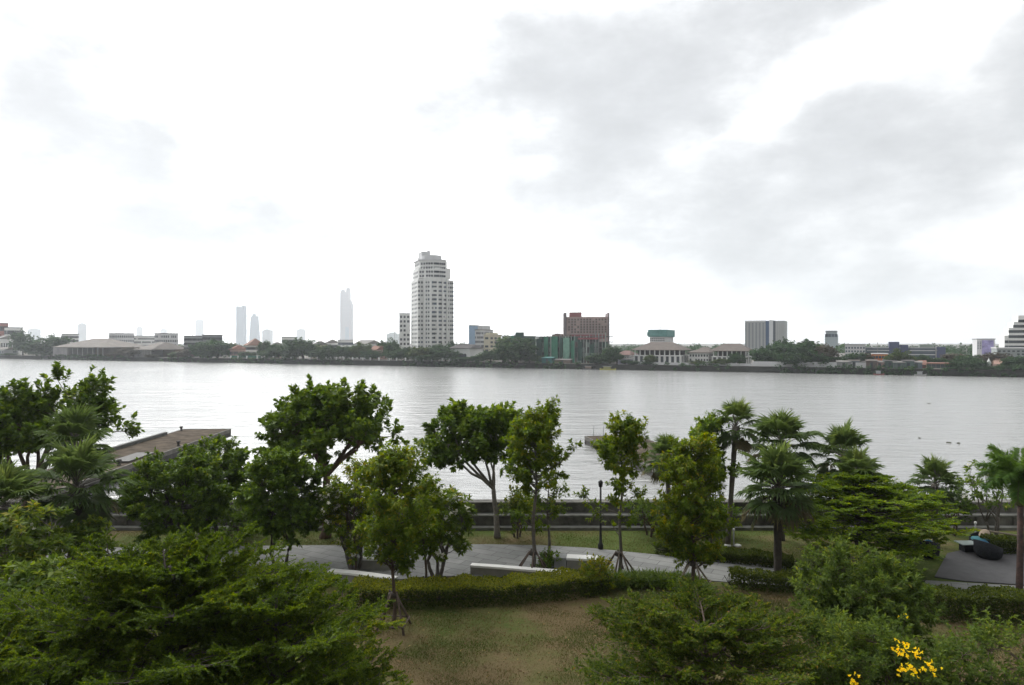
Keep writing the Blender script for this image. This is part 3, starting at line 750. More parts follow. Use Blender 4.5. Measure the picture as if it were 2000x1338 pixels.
def bollard_light(px, py, h, lab):
    x, y = gp(px, py); r = thing('bollard_light', lab, 'path light', (x, y, 0), 0, 'garden bollard lights')
    q = MB(); q.lathe([(.07, 0), (.05, .03), (.035, .05), (.035, h - .12)], 12); q.build('post', GREYM if px > 1400 else BLACK, r)
    q = MB(); q.lathe([(.037, h - .118), (.06, h - .10), (.06, h - .02), (.035, h)], 12); q.build('lamp_head', LENS, r)
bollard_light(1309, 1062, .95, 'dark bollard light with white head at the end of the low hedge')
bollard_light(1433, 1066, .85, 'slim pale bollard light beside the palm trunk behind the hedge')
bollard_light(1905, 1064, 1.15, 'tall pale bollard light beside the round loungers')
for px, py, lab in [(1421, 1066, 'flat white ground light between palm trunk and bollard light'), (1441, 1067, 'flat white ground light behind the dark low hedge')]:
    x, y = gp(px, py); q = MB(); q.lathe([(.17, 0), (.17, .05), (.12, .09), (.03, .10)], 14); tag(q.build('ground_light', LENS, None, (x, y, 0)), lab, 'ground light', 'white ground lights on the lawn')

# ================================================================ loungers on the terrace
WICK = mat('wicker_dark', (.020, .022, .026), .85, .5, 22, bump=.015, bscale=45, spec=.15); CUSH = mat('cushion_blue', (.035, .14, .24), .85, .12, 5); CUSHT = mat('cushion_teal', (.045, .17, .20), .85, .12, 5); PIL = mat('pillow_beige', (.36, .29, .22), .9, .12, 5)
def pod(label, x, y, rz, rad, cush, tilt=.42):
    """round wicker daybed: a bowl cut off by a slanting rim, cushion inside"""
    r = thing('round_lounger', label, 'daybed', (x, y, .05), rz, 'round wicker loungers on the terrace')
    q = MB(); n = 28; rows = [(.74, 0), (.93, .10), (1.0, .26), (1.0, 1.0)]
    vs = []; fs = []
    def rim(a): return .40 + tilt * (1 - math.cos(a)) * .5
    for (k, z) in rows:
        for i in range(n):
            a = 6.28318 * i / n; zz = z if z < .9 else rim(a); kk = k * (1 if z < .9 else 1.0 + .06 * (rim(a) - .4))
            vs.append((rad * kk * math.cos(a), rad * kk * math.sin(a), zz))
    for i in range(n):
        a = 6.28318 * i / n; vs.append((rad * .90 * math.cos(a), rad * .90 * math.sin(a), rim(a)))
    for i in range(n):
        a = 6.28318 * i / n; vs.append((rad * .88 * math.cos(a), rad * .88 * math.sin(a), .25))
    for k in range(5):
        for i in range(n): fs.append((k * n + i, k * n + (i + 1) % n, (k + 1) * n + (i + 1) % n, (k + 1) * n + i))
    fs.append(tuple(range(n - 1, -1, -1))); fs.append(tuple(5 * n + i for i in range(n)))
    q.add(vs, fs, True); q.build('shell', WICK, r)
    q = MB(); q.lathe([(rad * .80, .253), (rad * .86, .30), (rad * .86, .42), (rad * .80, .47), (rad * .3, .49)], 24); q.build('cushion', cush, r)
    q = MB(); vs = []
    q.lathe([(.05, -.09), (.24, -.07), (.30, 0), (.24, .07), (.05, .09)], 14, 1.0, .8)
    o = q.build('pillow', PIL if cush is CUSHT else cush, r, (-rad * .45, 0, .62)); o.rotation_euler = (0, R(52), .3)
    return r
x, y = gp(1930, 1090); pod('dark round wicker lounger with blue cushion nearest on the terrace', x, y, R(20), .57, CUSH)
x, y = gp(1916, 1072); pod('round lounger with teal cushion and beige pillow behind the dark one', x, y, R(200), .5, CUSHT, .30)
x, y = gp(1811, 1088); pod('black round lounger half hidden under the layered tree', x, y, R(60), .5, CUSH)
x, y = gp(1889, 1078)
r = thing('side_table', 'small dark side table with pale glass top beside the loungers', 'table', (x, y, .05))
q = MB(); q.box(-.26, .26, -.22, .22, 0, .36); q.build('base', WICK, r)
q = MB(); q.box(-.42, .42, -.34, .34, .363, .40); q.build('tabletop', mat('table_glass', (.30, .36, .34), .2, .05, 3), r)
r = thing('timber_rail', 'low pale timber rail on short posts behind the loungers', 'rail', (*gz(1913, 1060, 0), 0))
RAILM = mat('rail_timber', (.25, .21, .16), .85, .25, 5)
e1 = Vector((1.25, -1.1, 0))
for t in (0.03, .97): q = MB(); c = e1 * t; q.tube([(c.x, c.y, 0), (c.x, c.y, .62)], [.045, .04], 8); q.build('post', RAILM, r)
q = MB(); q.tube([(-.1, .08, .66), (e1.x * .5, e1.y * .5, .65), (e1.x * 1.06, e1.y * 1.06, .64)], [.045, .05, .045], 8); q.build('rail', RAILM, r)

# ================================================================ big trees by the wall
Y = 35.0
crown_tree('almond_tree', 'broad leafy tree by the river wall at the far left edge', 'tree', (-24.6, Y), (-24.2, Y, 5.7), (4.3, 3.0, 2.7), (-24.8, Y, 2.4), BARK_BROWN, LEAF_BROAD,
           tr=.22, nclump=95, ntip=9, nleaf=22, L=.28, W=.19, csize=.75, slen=.75, nlimb=7, lv0=.36, low=-.8, amp=.42, rmin=.3, group='broad leafed trees along the river wall')
crown_tree('almond_tree', 'wide domed broad leafed tree with reddish forked trunk near the long pier', 'tree', (-9.6, Y), (-9.4, Y, 5.35), (3.65, 3.0, 2.35), (-9.5, Y, 3.2), mat('bark_ruddy', (.15, .095, .07), .9, .3, 6, bump=.02), LEAF_BROAD,
           tr=.24, nclump=100, ntip=9, nleaf=22, L=.27, W=.185, csize=.7, slen=.7, nlimb=7, lv0=.42, low=-.62, amp=.36, rmin=.3, group='broad leafed trees along the river wall')
crown_tree('almond_tree', 'broad leafed tree with pale leaning forked trunk against the water', 'tree', (-.75, Y), (-1.95, Y, 4.9), (2.75, 2.5, 2.05), (-.95, Y, 2.5), BARK_PALE, LEAF_BROAD,
           tr=.15, nclump=74, ntip=9, nleaf=20, L=.26, W=.175, csize=.6, slen=.62, nlimb=6, lv0=.40, low=-.6, amp=.40, rmin=.3, group='broad leafed trees along the river wall')
# ================================================================ round headed trees
def round_tree(label, px, D, zc, rx, rz, tr, stems=1, n=60):
    x = X_at(px, D)
    crown_tree('round_tree', label, 'tree', (x, D), (x, D, zc), (rx, rx * .95, rz), (x, D, max(.7, zc - rz * .95)), BARK_DARK, LEAF_ROUND, tr=tr, nclump=n, ntip=10, nleaf=20,
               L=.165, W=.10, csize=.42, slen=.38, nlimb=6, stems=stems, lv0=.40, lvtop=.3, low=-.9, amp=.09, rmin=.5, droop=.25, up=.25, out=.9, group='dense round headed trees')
round_tree('dense round headed tree with glossy leaves in front of the pier', 345, 31, 2.95, 2.15, 1.9, .11, 1, 150)
round_tree('smaller dark round headed tree standing at the end of the pier', 420, 34, 3.4, 1.6, 1.6, .10, 1, 95)
round_tree('dark round headed tree on two thin trunks left of the wide domed tree', 552, 30, 3.15, 1.72, 2.1, .08, 2, 140)
# ================================================================ slim staked trees
x, y = gp(1040, 1120)
slim_tree('slim_tree', 'tall slim staked tree overlapping the pale trunked broad leafed tree', (x, y), 7.3, lambda t: .62 + 1.0 * max(0, math.sin(math.pi * min(1, max(0, (t - .10) / .90)))) ** .8 * (1 - .30 * t), BARK_GREY, LEAF_SLIM,
          tr=.10, nlimb=120, nleaf=22, L=.19, W=.085, z0=1.7, dens=lambda t: .16 if t < .33 else 1, lv0=.42, sub=8, lean=(.25, 0), group='slim staked trees along the path')
x, y = gp(1210, 1122)
slim_tree('slim_tree', 'slim staked tree with a high tuft of leaves before the small pier', (x, y), 6.9, lambda t: 1.3 if t < .52 else (1.3 if t < .72 else .62), BARK_GREY, LEAF_SLIM,
          tr=.085, nlimb=105, nleaf=20, L=.19, W=.085, z0=1.6, dens=lambda t: .14 if t < .5 else 1.0, lv0=.46, sub=8, lean=(.15, 0), group='slim staked trees along the path')
x, y = gp(1352, 1150)
slim_tree('slim_tree', 'bushy yellow green staked tree leafy down to the path edge', (x, y), 6.1, lambda t: 1.0 + .75 * math.sin(math.pi * t) - .45 * t, BARK_BROWN, LEAF_SLIM,
          tr=.085, nlimb=135, nleaf=21, L=.19, W=.08, z0=.8, lv0=.52, sub=7, group='slim staked trees along the path')
x = X_at(1388, 33.5)
slim_tree('slim_tree', 'dark leaved slim tree between the bushy staked tree and the tall palm', (x, 33.5), 6.55, lambda t: .55 + .45 * math.sin(math.pi * t), BARK_GREY, LEAF_ROUND,
          tr=.08, nlimb=78, nleaf=20, L=.17, W=.09, z0=2.6, lv0=.45, sub=6, steep=.5)
x, y = gp(768, 1228)
slim_tree('slim_tree', 'nearest staked tree with reddish tinged leaves over its timber brace', (x, y), 6.4, lambda t: .75 + .85 * math.sin(math.pi * min(1, t * 1.05)) - .35 * t, BARK_BROWN, LEAF_SLIM,
          tr=.075, nlimb=118, nleaf=20, L=.17, W=.075, z0=2.0, lv0=.46, sub=7, lean=(.1, 0), droop=.45, group='slim staked trees along the path')
x = X_at(693, 29.5)
slim_tree('slim_tree', 'light yellow green slim tree under the wide domed tree', (x, 29.5), 4.75, lambda t: .5 + .6 * math.sin(math.pi * t), BARK_BROWN, LEAF_SLIM, tr=.06, nlimb=78, nleaf=17, L=.16, W=.07, z0=1.0, lv0=.6, sub=5)
x, y = gp(1071, 1092)
slim_tree('slim_tree', 'thin grey trunked tree with sparse leaves just behind the staked tree', (x, y), 3.9, lambda t: .5 + .6 * t, BARK_GREY, LEAF_FRANGI, tr=.085, nlimb=33, nleaf=13, L=.18, W=.08, z0=1.9, lv0=.5, sub=4)
x = X_at(830, 27.5)
slim_tree('slim_tree', 'leafy green slim tree between the nearest staked tree and the white flowered frangipani', (x, 27.5), 4.6, lambda t: .5 + .5 * math.sin(math.pi * t), BARK_BROWN, LEAF_SLIM, tr=.06, nlimb=72, nleaf=17, L=.15, W=.07, z0=1.4, lv0=.42, sub=5)
# timber braces
STAKE = mat('stake_timber', (.10, .075, .058), .9, .3, 8, bump=.01); STAKE_L = mat('stake_timber_pale', (.24, .20, .155), .9, .3, 8, bump=.01)
def brace(label, px, py, n, rad, h, m, rails=False, a0=.4):
    x, y = gp(px, py); r = thing('tree_brace', label, 'tree brace', (x, y, 0), 0, 'timber braces round young trees')
    feet = []
    for k in range(n):
        a = a0 + 6.283 * k / n; f = Vector((rad * math.cos(a), rad * math.sin(a), -.03)); t = Vector((.13 * math.cos(a + .5), .13 * math.sin(a + .5), h + .08 * (k % 2)))
        q = MB(); q.tube([f, f.lerp(t, .5), t], [.042, .04, .034], 7); q.build('pole', m, r); feet.append(f)
    q = MB(); q.lathe([(.15, h - .14), (.17, h - .10), (.17, h - .02), (.14, h + .02)], 12); q.build('binding', BARK_DARK, r)
    if rails:
        for k in range(n):
            a, b = feet[k], feet[(k + 1) % n]; up = Vector((0, 0, .28)); q = MB(); q.tube([a * .93 + up, b * .93 + up], [.03, .03], 6); q.build('rail', m, r)
brace('dark timber pole brace round the tall slim tree by the curved bench', 1040, 1120, 6, .86, .95, STAKE)
brace('dark timber pole brace round the tree before the small pier', 1208, 1122, 6, .80, .95, STAKE, a0=.1)
brace('weathered timber brace with low rails on the brown lawn', 768, 1228, 4, .72, 1.25, STAKE, True, .7)
brace('pale timber poles bracing the bushy yellow green tree', 1352, 1150, 4, .95, 1.1, STAKE_L, True, .3)

# ================================================================ palms
PG = 'fan palms in the riverside garden'
def palm(label, px, py, D, fl, base_px=None, **k):
    x = X_at(px, D); bx = X_at(base_px or px, D); k.setdefault('trunk_r', .12)
    return fan_palm('fan_palm', label, (bx, D), Z_at(py, D), fl, PG, lean=(x - bx, 0), **k)
palm('large fan palm with thick dark trunk in front of the leftmost broad leafed tree', 150, 950, 27, 1.85, 140, trunk_r=.2, bark=BARK_DARK, lv0=.45)
palm('fan palm rising behind the large left palm, its fan against the broad leafed tree', 148, 868, 31, 1.65, 150, lv0=.42)
palm('fan palm cut by the left edge of the picture', 8, 990, 25, 1.55, lv0=.45)
palm('tallest fan palm with bare grey trunk, small crown against the water', 1437, 832, 33.6, 1.25, 1421, trunk_r=.115, nf=26, dead=.2)
palm('wide dark fan palm right of the tallest one', 1527, 868, 34.5, 1.8, lv0=.42, trunk_r=.13)
palm('fan palm with spreading crown right of the wide dark palm', 1645, 890, 34.5, 1.6, lv0=.44, nf=32)
palm('nearest fan palm with hanging grey skirt and straight dark trunk before the hedge', 1519, 950, 28.3, 1.68, trunk_r=.15, bark=BARK_DARK, nf=46, lv0=.44, dead=.3)
palm('low fan palm whose yellow tipped crown shows over the layered tree', 1674, 935, 31.5, 1.25, lv0=.52)
palm('isolated fan palm right of the layered tree against the water', 1826, 945, 33.5, 1.25, lv0=.46)
palm('small bluish fan palm behind the bushy staked tree by the small pier', 1302, 897, 35, 1.2, 1310, lv0=.44)
# feather palm at the right edge
def feather_palm(label, px, D, ztop, fl):
    root = thing('feather_palm', label, 'palm', (X_at(px, D), D, 0))
    w = MB(); w.tube([(0, 0, -.1), (0, 0, .8), (.03, 0, 2.2), (.03, 0, ztop - 1.1)], [.15, .125, .11, .10], 10)
    w.build('trunk', BARK_RED, root)
    q = MB(); q.tube([(.03, 0, ztop - 1.15), (.03, 0, ztop - .6), (.02, 0, ztop)], [.16, .17, .06], 10); q.build('crownshaft', mat('crownshaft', (.10, .045, .022), .6, .4, 4, col2=(.07, .09, .03)), root)
    lf = Leaves()
    for k in range(22):
        t = (k + .5) / 22; a = k * 2.4; el = R(80 - 75 * t)
        P = []; 
        for i in range(9):
            u = i / 8; e = el - u * R(70) * (.6 + .5 * t); P.append(Vector((0.02, 0, ztop - .05)) if i == 0 else P[-1] + Vector((math.cos(a) * math.cos(e), math.sin(a) * math.cos(e), math.sin(e))) * fl / 8)
        w2 = MB(); 
        pts = np.array(P); ax = np.diff(pts, axis=0); s = np.repeat(pts[:-1], 1, 0)
        for b in range(1, 8):
            n = 26; A = nrm(ax[b][None]); up = nrm(np.cross(np.cross(A, [[0, 0, 1.0]]), A)); S = nrm(np.cross(A, up))
            for sg in (-1, 1):
                tt = RNG.random((n, 1)); D_ = nrm(A * .55 + S * sg * .8 + up * RNG.normal(.1, .35, (n, 1)) + np.array([0, 0, -.25]))
                ln = .5 * (1 - abs(b / 8 - .45)) * RNG.uniform(.8, 1.15, n)
                lf.quads(pts[b] + ax[b] * tt, D_, up + RNG.normal(0, .4, (n, 3)), ln, .035, np.clip(.58 + .2 * (1 - t) + RNG.normal(0, .1, n), 0, 1), bend=.2)
        q.tube(P, taper(.03, .008, 8), 5, False) if False else None
    lf.build('crown', leaf_mat('leaf_feather_palm', [(0, (.05, .07, .02)), (.5, (.055, .12, .022)), (1, (.12, .20, .035))], .5, .35), root)
feather_palm('feather palm with reddish trunk at the right edge', 1991, 26, 4.95, 1.45)

# ================================================================ layered tree
x, y = gp(1690, 1106)
def asymE(a): return 1.0 + .10 * math.cos(a - math.pi) 
tier_tree('layered_tree', 'layered tree with flat bright green tiers of leaves before the palms', (x, y),
          [(.95, 2.7, 8, .03), (1.5, 3.4, 10, .05), (2.1, 3.75, 11, .06), (2.65, 3.6, 11, .06), (3.15, 3.0, 10, .06), (3.55, 2.2, 8, .07), (3.9, 1.2, 6, .08)], BARK_DARK, LEAF_TIER, 4.1, tr=.12, L=.125, W=.07, lv0=.48, asym=asymE, nsec=13, nter=7, nl=13, secl=.36, lvr=.35)
# ================================================================ feathery trees below the terrace
tier_tree('feathery_tree', 'largest feathery light green tree filling the bottom left foreground', (-7.7, 15.2),
          [(2.0, 3.2, 9, .22), (2.5, 3.5, 10, .26), (3.0, 3.3, 10, .30), (3.5, 2.8, 9, .32), (3.9, 2.2, 9, .36), (4.3, 1.7, 8, .6), (4.2, .9, 7, 1.2), (3.6, 1.5, 7, .9)], BARK_DARK, LEAF_FEATHER, 5.0, tr=.14, L=.058, W=.033, lv0=.29, nsec=18, nter=11, nl=29, secl=.42, tilt=.55, lvr=.4)
tier_tree('feathery_tree', 'feathery tree at the bottom left corner below the terrace', (-10.2, 13.0),
          [(1.6, 3.0, 9, .18), (2.2, 3.1, 9, .22), (2.8, 2.6, 8, .26), (3.3, 1.9, 8, .36), (3.6, 1.1, 7, .7)], BARK_DARK, LEAF_FEATHER, 4.0, tr=.12, L=.058, W=.033, lv0=.28, nsec=16, nter=10, nl=28, tilt=.55, lvr=.4)
tier_tree('feathery_tree', 'feathery tree whose long drooping sprays reach out over the brown lawn', (-5.1, 14.6),
          [(1.5, 2.7, 9, .22), (2.1, 2.7, 9, .28), (2.8, 2.5, 9, .34), (3.4, 2.0, 8, .42), (3.9, 1.2, 7, .7)], BARK_DARK, LEAF_FEATHER, 4.6, tr=.10, L=.058, W=.033, lv0=.36, nsec=16, nter=10, nl=28, tilt=.55, lvr=.4)
tier_tree('feathery_tree', 'olive green feathery tree in the bottom right foreground beside the path of bare earth', (4.35, 15.5),
          [(1.0, 2.6, 8, .25), (1.6, 2.9, 10, .26), (2.2, 2.8, 10, .26), (2.7, 2.4, 10, .28), (3.1, 1.9, 9, .30), (3.4, 1.3, 7, .4)], BARK_BROWN, LEAF_OLIVE, 3.6, tr=.09, L=.07, W=.036, lv0=.36, nsec=15, nter=9, nl=20, lvr=.5, tilt=.45)
# ================================================================ frangipani, shrubs
def frangi(label, px, py, D, rx, rz, n, fl, stems=3, L=.25, W=.10, lv0=.46, base_z=.9, tr=.09, ntip=4, nleaf=12, bpx=None, leaf=None):
    x = X_at(px, D); zc = Z_at(py, D); bx = X_at(bpx or px, D)
    crown_tree('frangipani', label, 'tree', (bx, D), (x, D, zc), (rx, rx * .9, rz), (bx, D, base_z), BARK_GREY, leaf or LEAF_FRANGI, tr=tr, nclump=n, ntip=ntip, nleaf=nleaf, L=L, W=W, csize=.35, slen=.22,
               nlimb=9, stems=stems, lv0=lv0, low=-.8, amp=.3, rmin=.3, spread=(80, 45), flowers=int(fl * (2 if px > 300 else .8)), fl_size=.11 if px > 300 else .07, droop=.1, group='frangipani trees')
frangi('white flowered frangipani with several bare stems rising behind the clipped hedge', 868, 1028, 29.0, 1.45, 1.75, 74, 26, 4, bpx=852, base_z=.8)
frangi('frangipani dotted with white flowers between the dark round tree and the staked tree', 668, 1010, 30.0, 1.25, 2.0, 62, 30, 3, bpx=690, base_z=.8)
frangi('thin open frangipani against the water behind the loungers', 1926, 955, 34.2, 1.4, 1.5, 56, 4, 3, bpx=1944, base_z=1.0, ntip=2, nleaf=9, tr=.07)
frangi('yellow green frangipani with a few white flowers below the left edge palm', 55, 1062, 23.5, 1.5, 1.25, 64, 8, 3, lv0=.55, base_z=1.3)
frangi('shaded frangipani with sparse bare stems below the left palms', 70, 1165, 18.5, 1.25, 1.1, 52, 6, 3, lv0=.42, base_z=1.8)
frangi('low green frangipani beside the thick dark palm trunk', 158, 1058, 26.0, .95, .85, 36, 3, 2, lv0=.5, base_z=1.0)
def shrub(label, px, py, D, rx, rz, n, leaf, lv0, fl=0, fm=None, L=.10, W=.034, cat='shrub', nleaf=15, ntip=6, fs=.09):
    x = X_at(px, D); zc = Z_at(py, D)
    return crown_tree('shrub', label, cat, (x, D), (x, D, zc), (rx, rx * .9, rz), (x, D, .5), BARK_BROWN, leaf, tr=.06, nclump=n, ntip=ntip, nleaf=nleaf, L=L, W=W, csize=.42, slen=.38, nlimb=9, stems=3,
               lv0=lv0, low=-.85, amp=.34, rmin=.35, flowers=fl, fl_mat=fm, fl_size=fs, droop=.22, spread=(75, 25), group='leafy shrubs on the lower lawn')
shrub('tall loose blue green shrub at the lower lawn edge under the layered tree', 1700, 1185, 19.5, 1.9, 1.5, 150, LEAF_TECOMA, .38, L=.15, W=.052, nleaf=19, ntip=8)
def tecoma():
    r = shrub('loose green shrub with bright yellow flowers at the bottom edge', 1712, 1325, 15.6, 1.85, 1.05, 150, LEAF_TECOMA, .42, L=.125, W=.045, nleaf=19, ntip=8)
    fl = Leaves(); P = []
    for px, py, D, n in [(a, b_, c - (1.15 if c < 18 else 1.2), int(n * 1.3)) for a, b_, c, n in [(1752, 1266, 15.2, 11), (1772, 1270, 15.1, 9), (1788, 1272, 15.2, 8), (1814, 1298, 15.3, 9), (1820, 1304, 15.3, 5), (1768, 1306, 15.0, 8), (1780, 1312, 14.9, 8), (1800, 1302, 15.2, 3), (1666, 1333, 14.6, 9), (1760, 1300, 15.2, 3), (1765, 1204, 19.0, 3)]]:
        c = np.array([X_at(px, D), D, Z_at(py, D)]) - np.array(r.location)
        for _ in range(n): P.append(c + RNG.normal(0, .075, 3))
    P = np.array(P); fl.shoots(P, RNG.normal(0, .6, P.shape) + np.array([0, -.5, .7]), .02, 5, .052, .036, RNG.random(len(P)), spread=(65, 50), droop=0)
    fl.build('blossom', PETAL_YELLOW, r)
tecoma()
shrub('grey green loose shrub at the bottom right corner of the lawn', 1935, 1305, 15.5, 1.3, .85, 62, LEAF_TECOMA, .42, L=.10, W=.045, nleaf=16)
shrub('dark shrub on the lawn strip behind the round lounger half hidden', 1860, 985, 35.4, 1.0, 1.1, 36, LEAF_ROUND, .3, L=.12, W=.07)
shrub('low dark shrub growing against the river wall behind the frangipani', 790, 1015, 35.2, 1.7, 1.0, 50, LEAF_ROUND, .4, L=.14, W=.08)
shrub('small dark shrub against the river wall between round trees', 470, 1022, 35.0, 1.2, .9, 40, LEAF_ROUND, .36, L=.14, W=.08)
shrub('loose shrub leaning on the river wall right of the black lamp post', 1268, 1004, 35.3, 1.15, .9, 34, LEAF_FRANGI, .45, L=.14, W=.06)
shrub('leafy shrub at the river wall behind the dark leaved slim tree', 1392, 1008, 35.3, 1.3, .95, 40, LEAF_ROUND, .45, L=.14, W=.07)
shrub('bright leaved shrub beside the pale leaning trunk at the wall', 1010, 990, 35.0, .95, .9, 34, LEAF_FRANGI, .62, L=.15, W=.07)
shrub('small dark green bush at the foot of the thin grey trunk', 1068, 1106, 30.4, .55, .42, 20, LEAF_ROUND, .4, L=.12, W=.06)
shrub('light green bush poking up over the lily border', 1165, 1128, 27.6, .75, .62, 26, LEAF_SLIM, .62, L=.13, W=.05)
# ================================================================ hedges
def px_path(pts, z=0): return [gp(x, y) for x, y in pts]
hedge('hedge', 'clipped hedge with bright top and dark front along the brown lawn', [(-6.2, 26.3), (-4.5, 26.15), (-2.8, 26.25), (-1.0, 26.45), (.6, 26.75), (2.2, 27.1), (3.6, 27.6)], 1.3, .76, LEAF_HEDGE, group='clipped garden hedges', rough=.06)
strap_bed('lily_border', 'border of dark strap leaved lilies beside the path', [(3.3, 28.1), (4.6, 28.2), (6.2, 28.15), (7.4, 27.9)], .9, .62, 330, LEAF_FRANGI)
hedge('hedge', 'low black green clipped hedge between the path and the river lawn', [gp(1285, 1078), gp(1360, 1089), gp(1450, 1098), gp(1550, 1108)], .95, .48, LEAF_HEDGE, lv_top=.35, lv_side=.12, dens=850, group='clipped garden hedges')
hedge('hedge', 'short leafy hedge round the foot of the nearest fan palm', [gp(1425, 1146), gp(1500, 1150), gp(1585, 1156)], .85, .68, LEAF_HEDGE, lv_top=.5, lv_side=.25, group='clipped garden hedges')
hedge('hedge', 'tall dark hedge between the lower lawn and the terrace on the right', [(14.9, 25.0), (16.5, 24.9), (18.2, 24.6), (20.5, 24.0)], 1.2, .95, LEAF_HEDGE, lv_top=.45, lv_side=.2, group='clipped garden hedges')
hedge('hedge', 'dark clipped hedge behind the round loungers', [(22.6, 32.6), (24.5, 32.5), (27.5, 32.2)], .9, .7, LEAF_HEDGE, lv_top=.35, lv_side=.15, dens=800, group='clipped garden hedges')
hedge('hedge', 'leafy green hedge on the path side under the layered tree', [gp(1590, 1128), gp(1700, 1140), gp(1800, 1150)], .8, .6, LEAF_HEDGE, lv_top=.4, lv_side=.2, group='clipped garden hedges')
# ================================================================ grass blades on the near lawn
def grass():
    n = 260000; x = RNG.uniform(-9, 21, n); y = RNG.uniform(17.5, 28, n)
    m = int(n * .5); x2 = RNG.uniform(-24, 28, m); y2 = RNG.uniform(30.5, 36.2, m); x = np.concatenate([x, x2]); y = np.concatenate([y, y2])
    k = np.sin(x * .9 + 2 * np.sin(y * .7)) * np.sin(y * 1.1 + 1.3 * np.sin(x * .5)) + .5 * np.sin(x * 2.7 + y * 1.9) * np.sin(y * 3.1 - x)
    keep = RNG.random(len(x)) < np.clip(.45 + .5 * k, .06, 1); x = x[keep]; y = y[keep]; k = k[keep]; n = len(x)
    # no blades where paving lies
    poly = pp; ins = np.zeros(n, bool); j = len(poly) - 1
    for i in range(len(poly)):
        xi, yi = poly[i]; xj, yj = poly[j]
        c = ((yi > y) != (yj > y)) & (x < (xj - xi) * (y - yi) / (yj - yi + 1e-12) + xi); ins ^= c; j = i
    ins |= (x > 17) & (y > 27.0)
    x = x[~ins]; y = y[~ins]; k = k[~ins]; n = len(x)
    P = np.stack([x, y, np.full(n, -.005)], 1); a = RNG.random(n) * 6.28; D = np.stack([np.cos(a) * .6, np.sin(a) * .6, np.full(n, 1.0)], 1)
    lf = Leaves(); lf.quads(P, D, RNG.normal(0, 1, (n, 3)), RNG.uniform(.035, .09, n), .018, np.clip(.45 + .3 * k + RNG.normal(0, .2, n), 0, 1))
    o = lf.build('lawn_grass', leaf_mat('grass_blade', [(0, (.17, .12, .065)), (.35, (.13, .105, .045)), (.6, (.075, .09, .026)), (1, (.06, .10, .022))], .8, .25, .15)); tag(o, kind='stuff')
grass()

def litter():
    n = 2600; x = RNG.uniform(-9, 20, n); y = RNG.uniform(18, 27, n); a = RNG.random(n) * 6.28
    lf = Leaves(); lf.quads(np.stack([x, y, RNG.uniform(.015, .05, n)], 1), np.stack([np.cos(a), np.sin(a), RNG.normal(0, .15, n)], 1), np.array([0, 0, 1.0]) + RNG.normal(0, .3, (n, 3)), RNG.uniform(.05, .12, n), RNG.uniform(.03, .06, n), RNG.random(n))
    tag(lf.build('fallen_leaves', leaf_mat('leaf_litter', [(0, (.06, .035, .018)), (.5, (.14, .085, .04)), (.85, (.22, .15, .06)), (1, (.30, .24, .08))], .8, .15)), kind='stuff')
litter()
# ================================================================ the far bank
GZ = 0.15
GLASS = mat('window_dark', (.065, .075, .085), .4, .3, .2, spec=.25)
GLASS_B = mat('window_blue', (.08, .11, .15), .4, .2, .2, spec=.25)
GLASS_P = mat('window_pale', (.17, .185, .19), .4, .2, .2, spec=.25)
W_WHITE = mat('wall_white', (.78, .78, .765), .85, .06, .15); W_GREY = mat('wall_grey', (.34, .35, .36), .85, .10, .15)
W_CREAM = mat('wall_cream', (.56, .52, .40), .85, .08, .15); W_PINK = mat('wall_pinkish', (.42, .30, .26), .85, .15, .2)
W_LIGHT = mat('wall_light_grey', (.60, .60, .61), .85, .08, .15); W_BROWN = mat('wall_brown', (.20, .15, .125), .9, .2, .2)
W_CONC = mat('wall_raw_concrete', (.27, .265, .25), .9, .2, .2)
ROOF_BR = mat('roof_brown', (.125, .105, .092), .9, .15, .5); ROOF_RED = mat('roof_red', (.27, .14, .105), .9, .2, .5); ROOF_GREY = mat('roof_grey', (.22, .21, .20), .9, .2, .3)
ROOF_DK = mat('roof_dark', (.085, .08, .078), .9, .2, .4); ROOF_SHED = mat('roof_shed', (.185, .165, .148), .9, .2, .25)
NET_G = mat('net_green', (.035, .17, .105), .9, .25, .5); NET_T = mat('net_teal', (.09, .24, .225), .9, .25, .4); NET_PALE = mat('net_pale_green', (.17, .32, .25), .9, .25, .5); NET_D = mat('net_dark_green', (.022, .065, .05), .9, .3, .6)
BLUE_W = mat('wall_navy', (.075, .09, .17), .8, .12, .2); SLATE = mat('wall_slate_blue', (.16, .20, .23), .7, .12, .2)
WCACHE = {}
def wmesh(w, h, m, t=.12):
    k = (round(w, 2), round(h, 2), m.name, t)
    if k not in WCACHE: WCACHE[k] = MB().box(-w / 2, w / 2, -t, -.004, -h / 2, h / 2).mesh('window', m)
    return WCACHE[k]
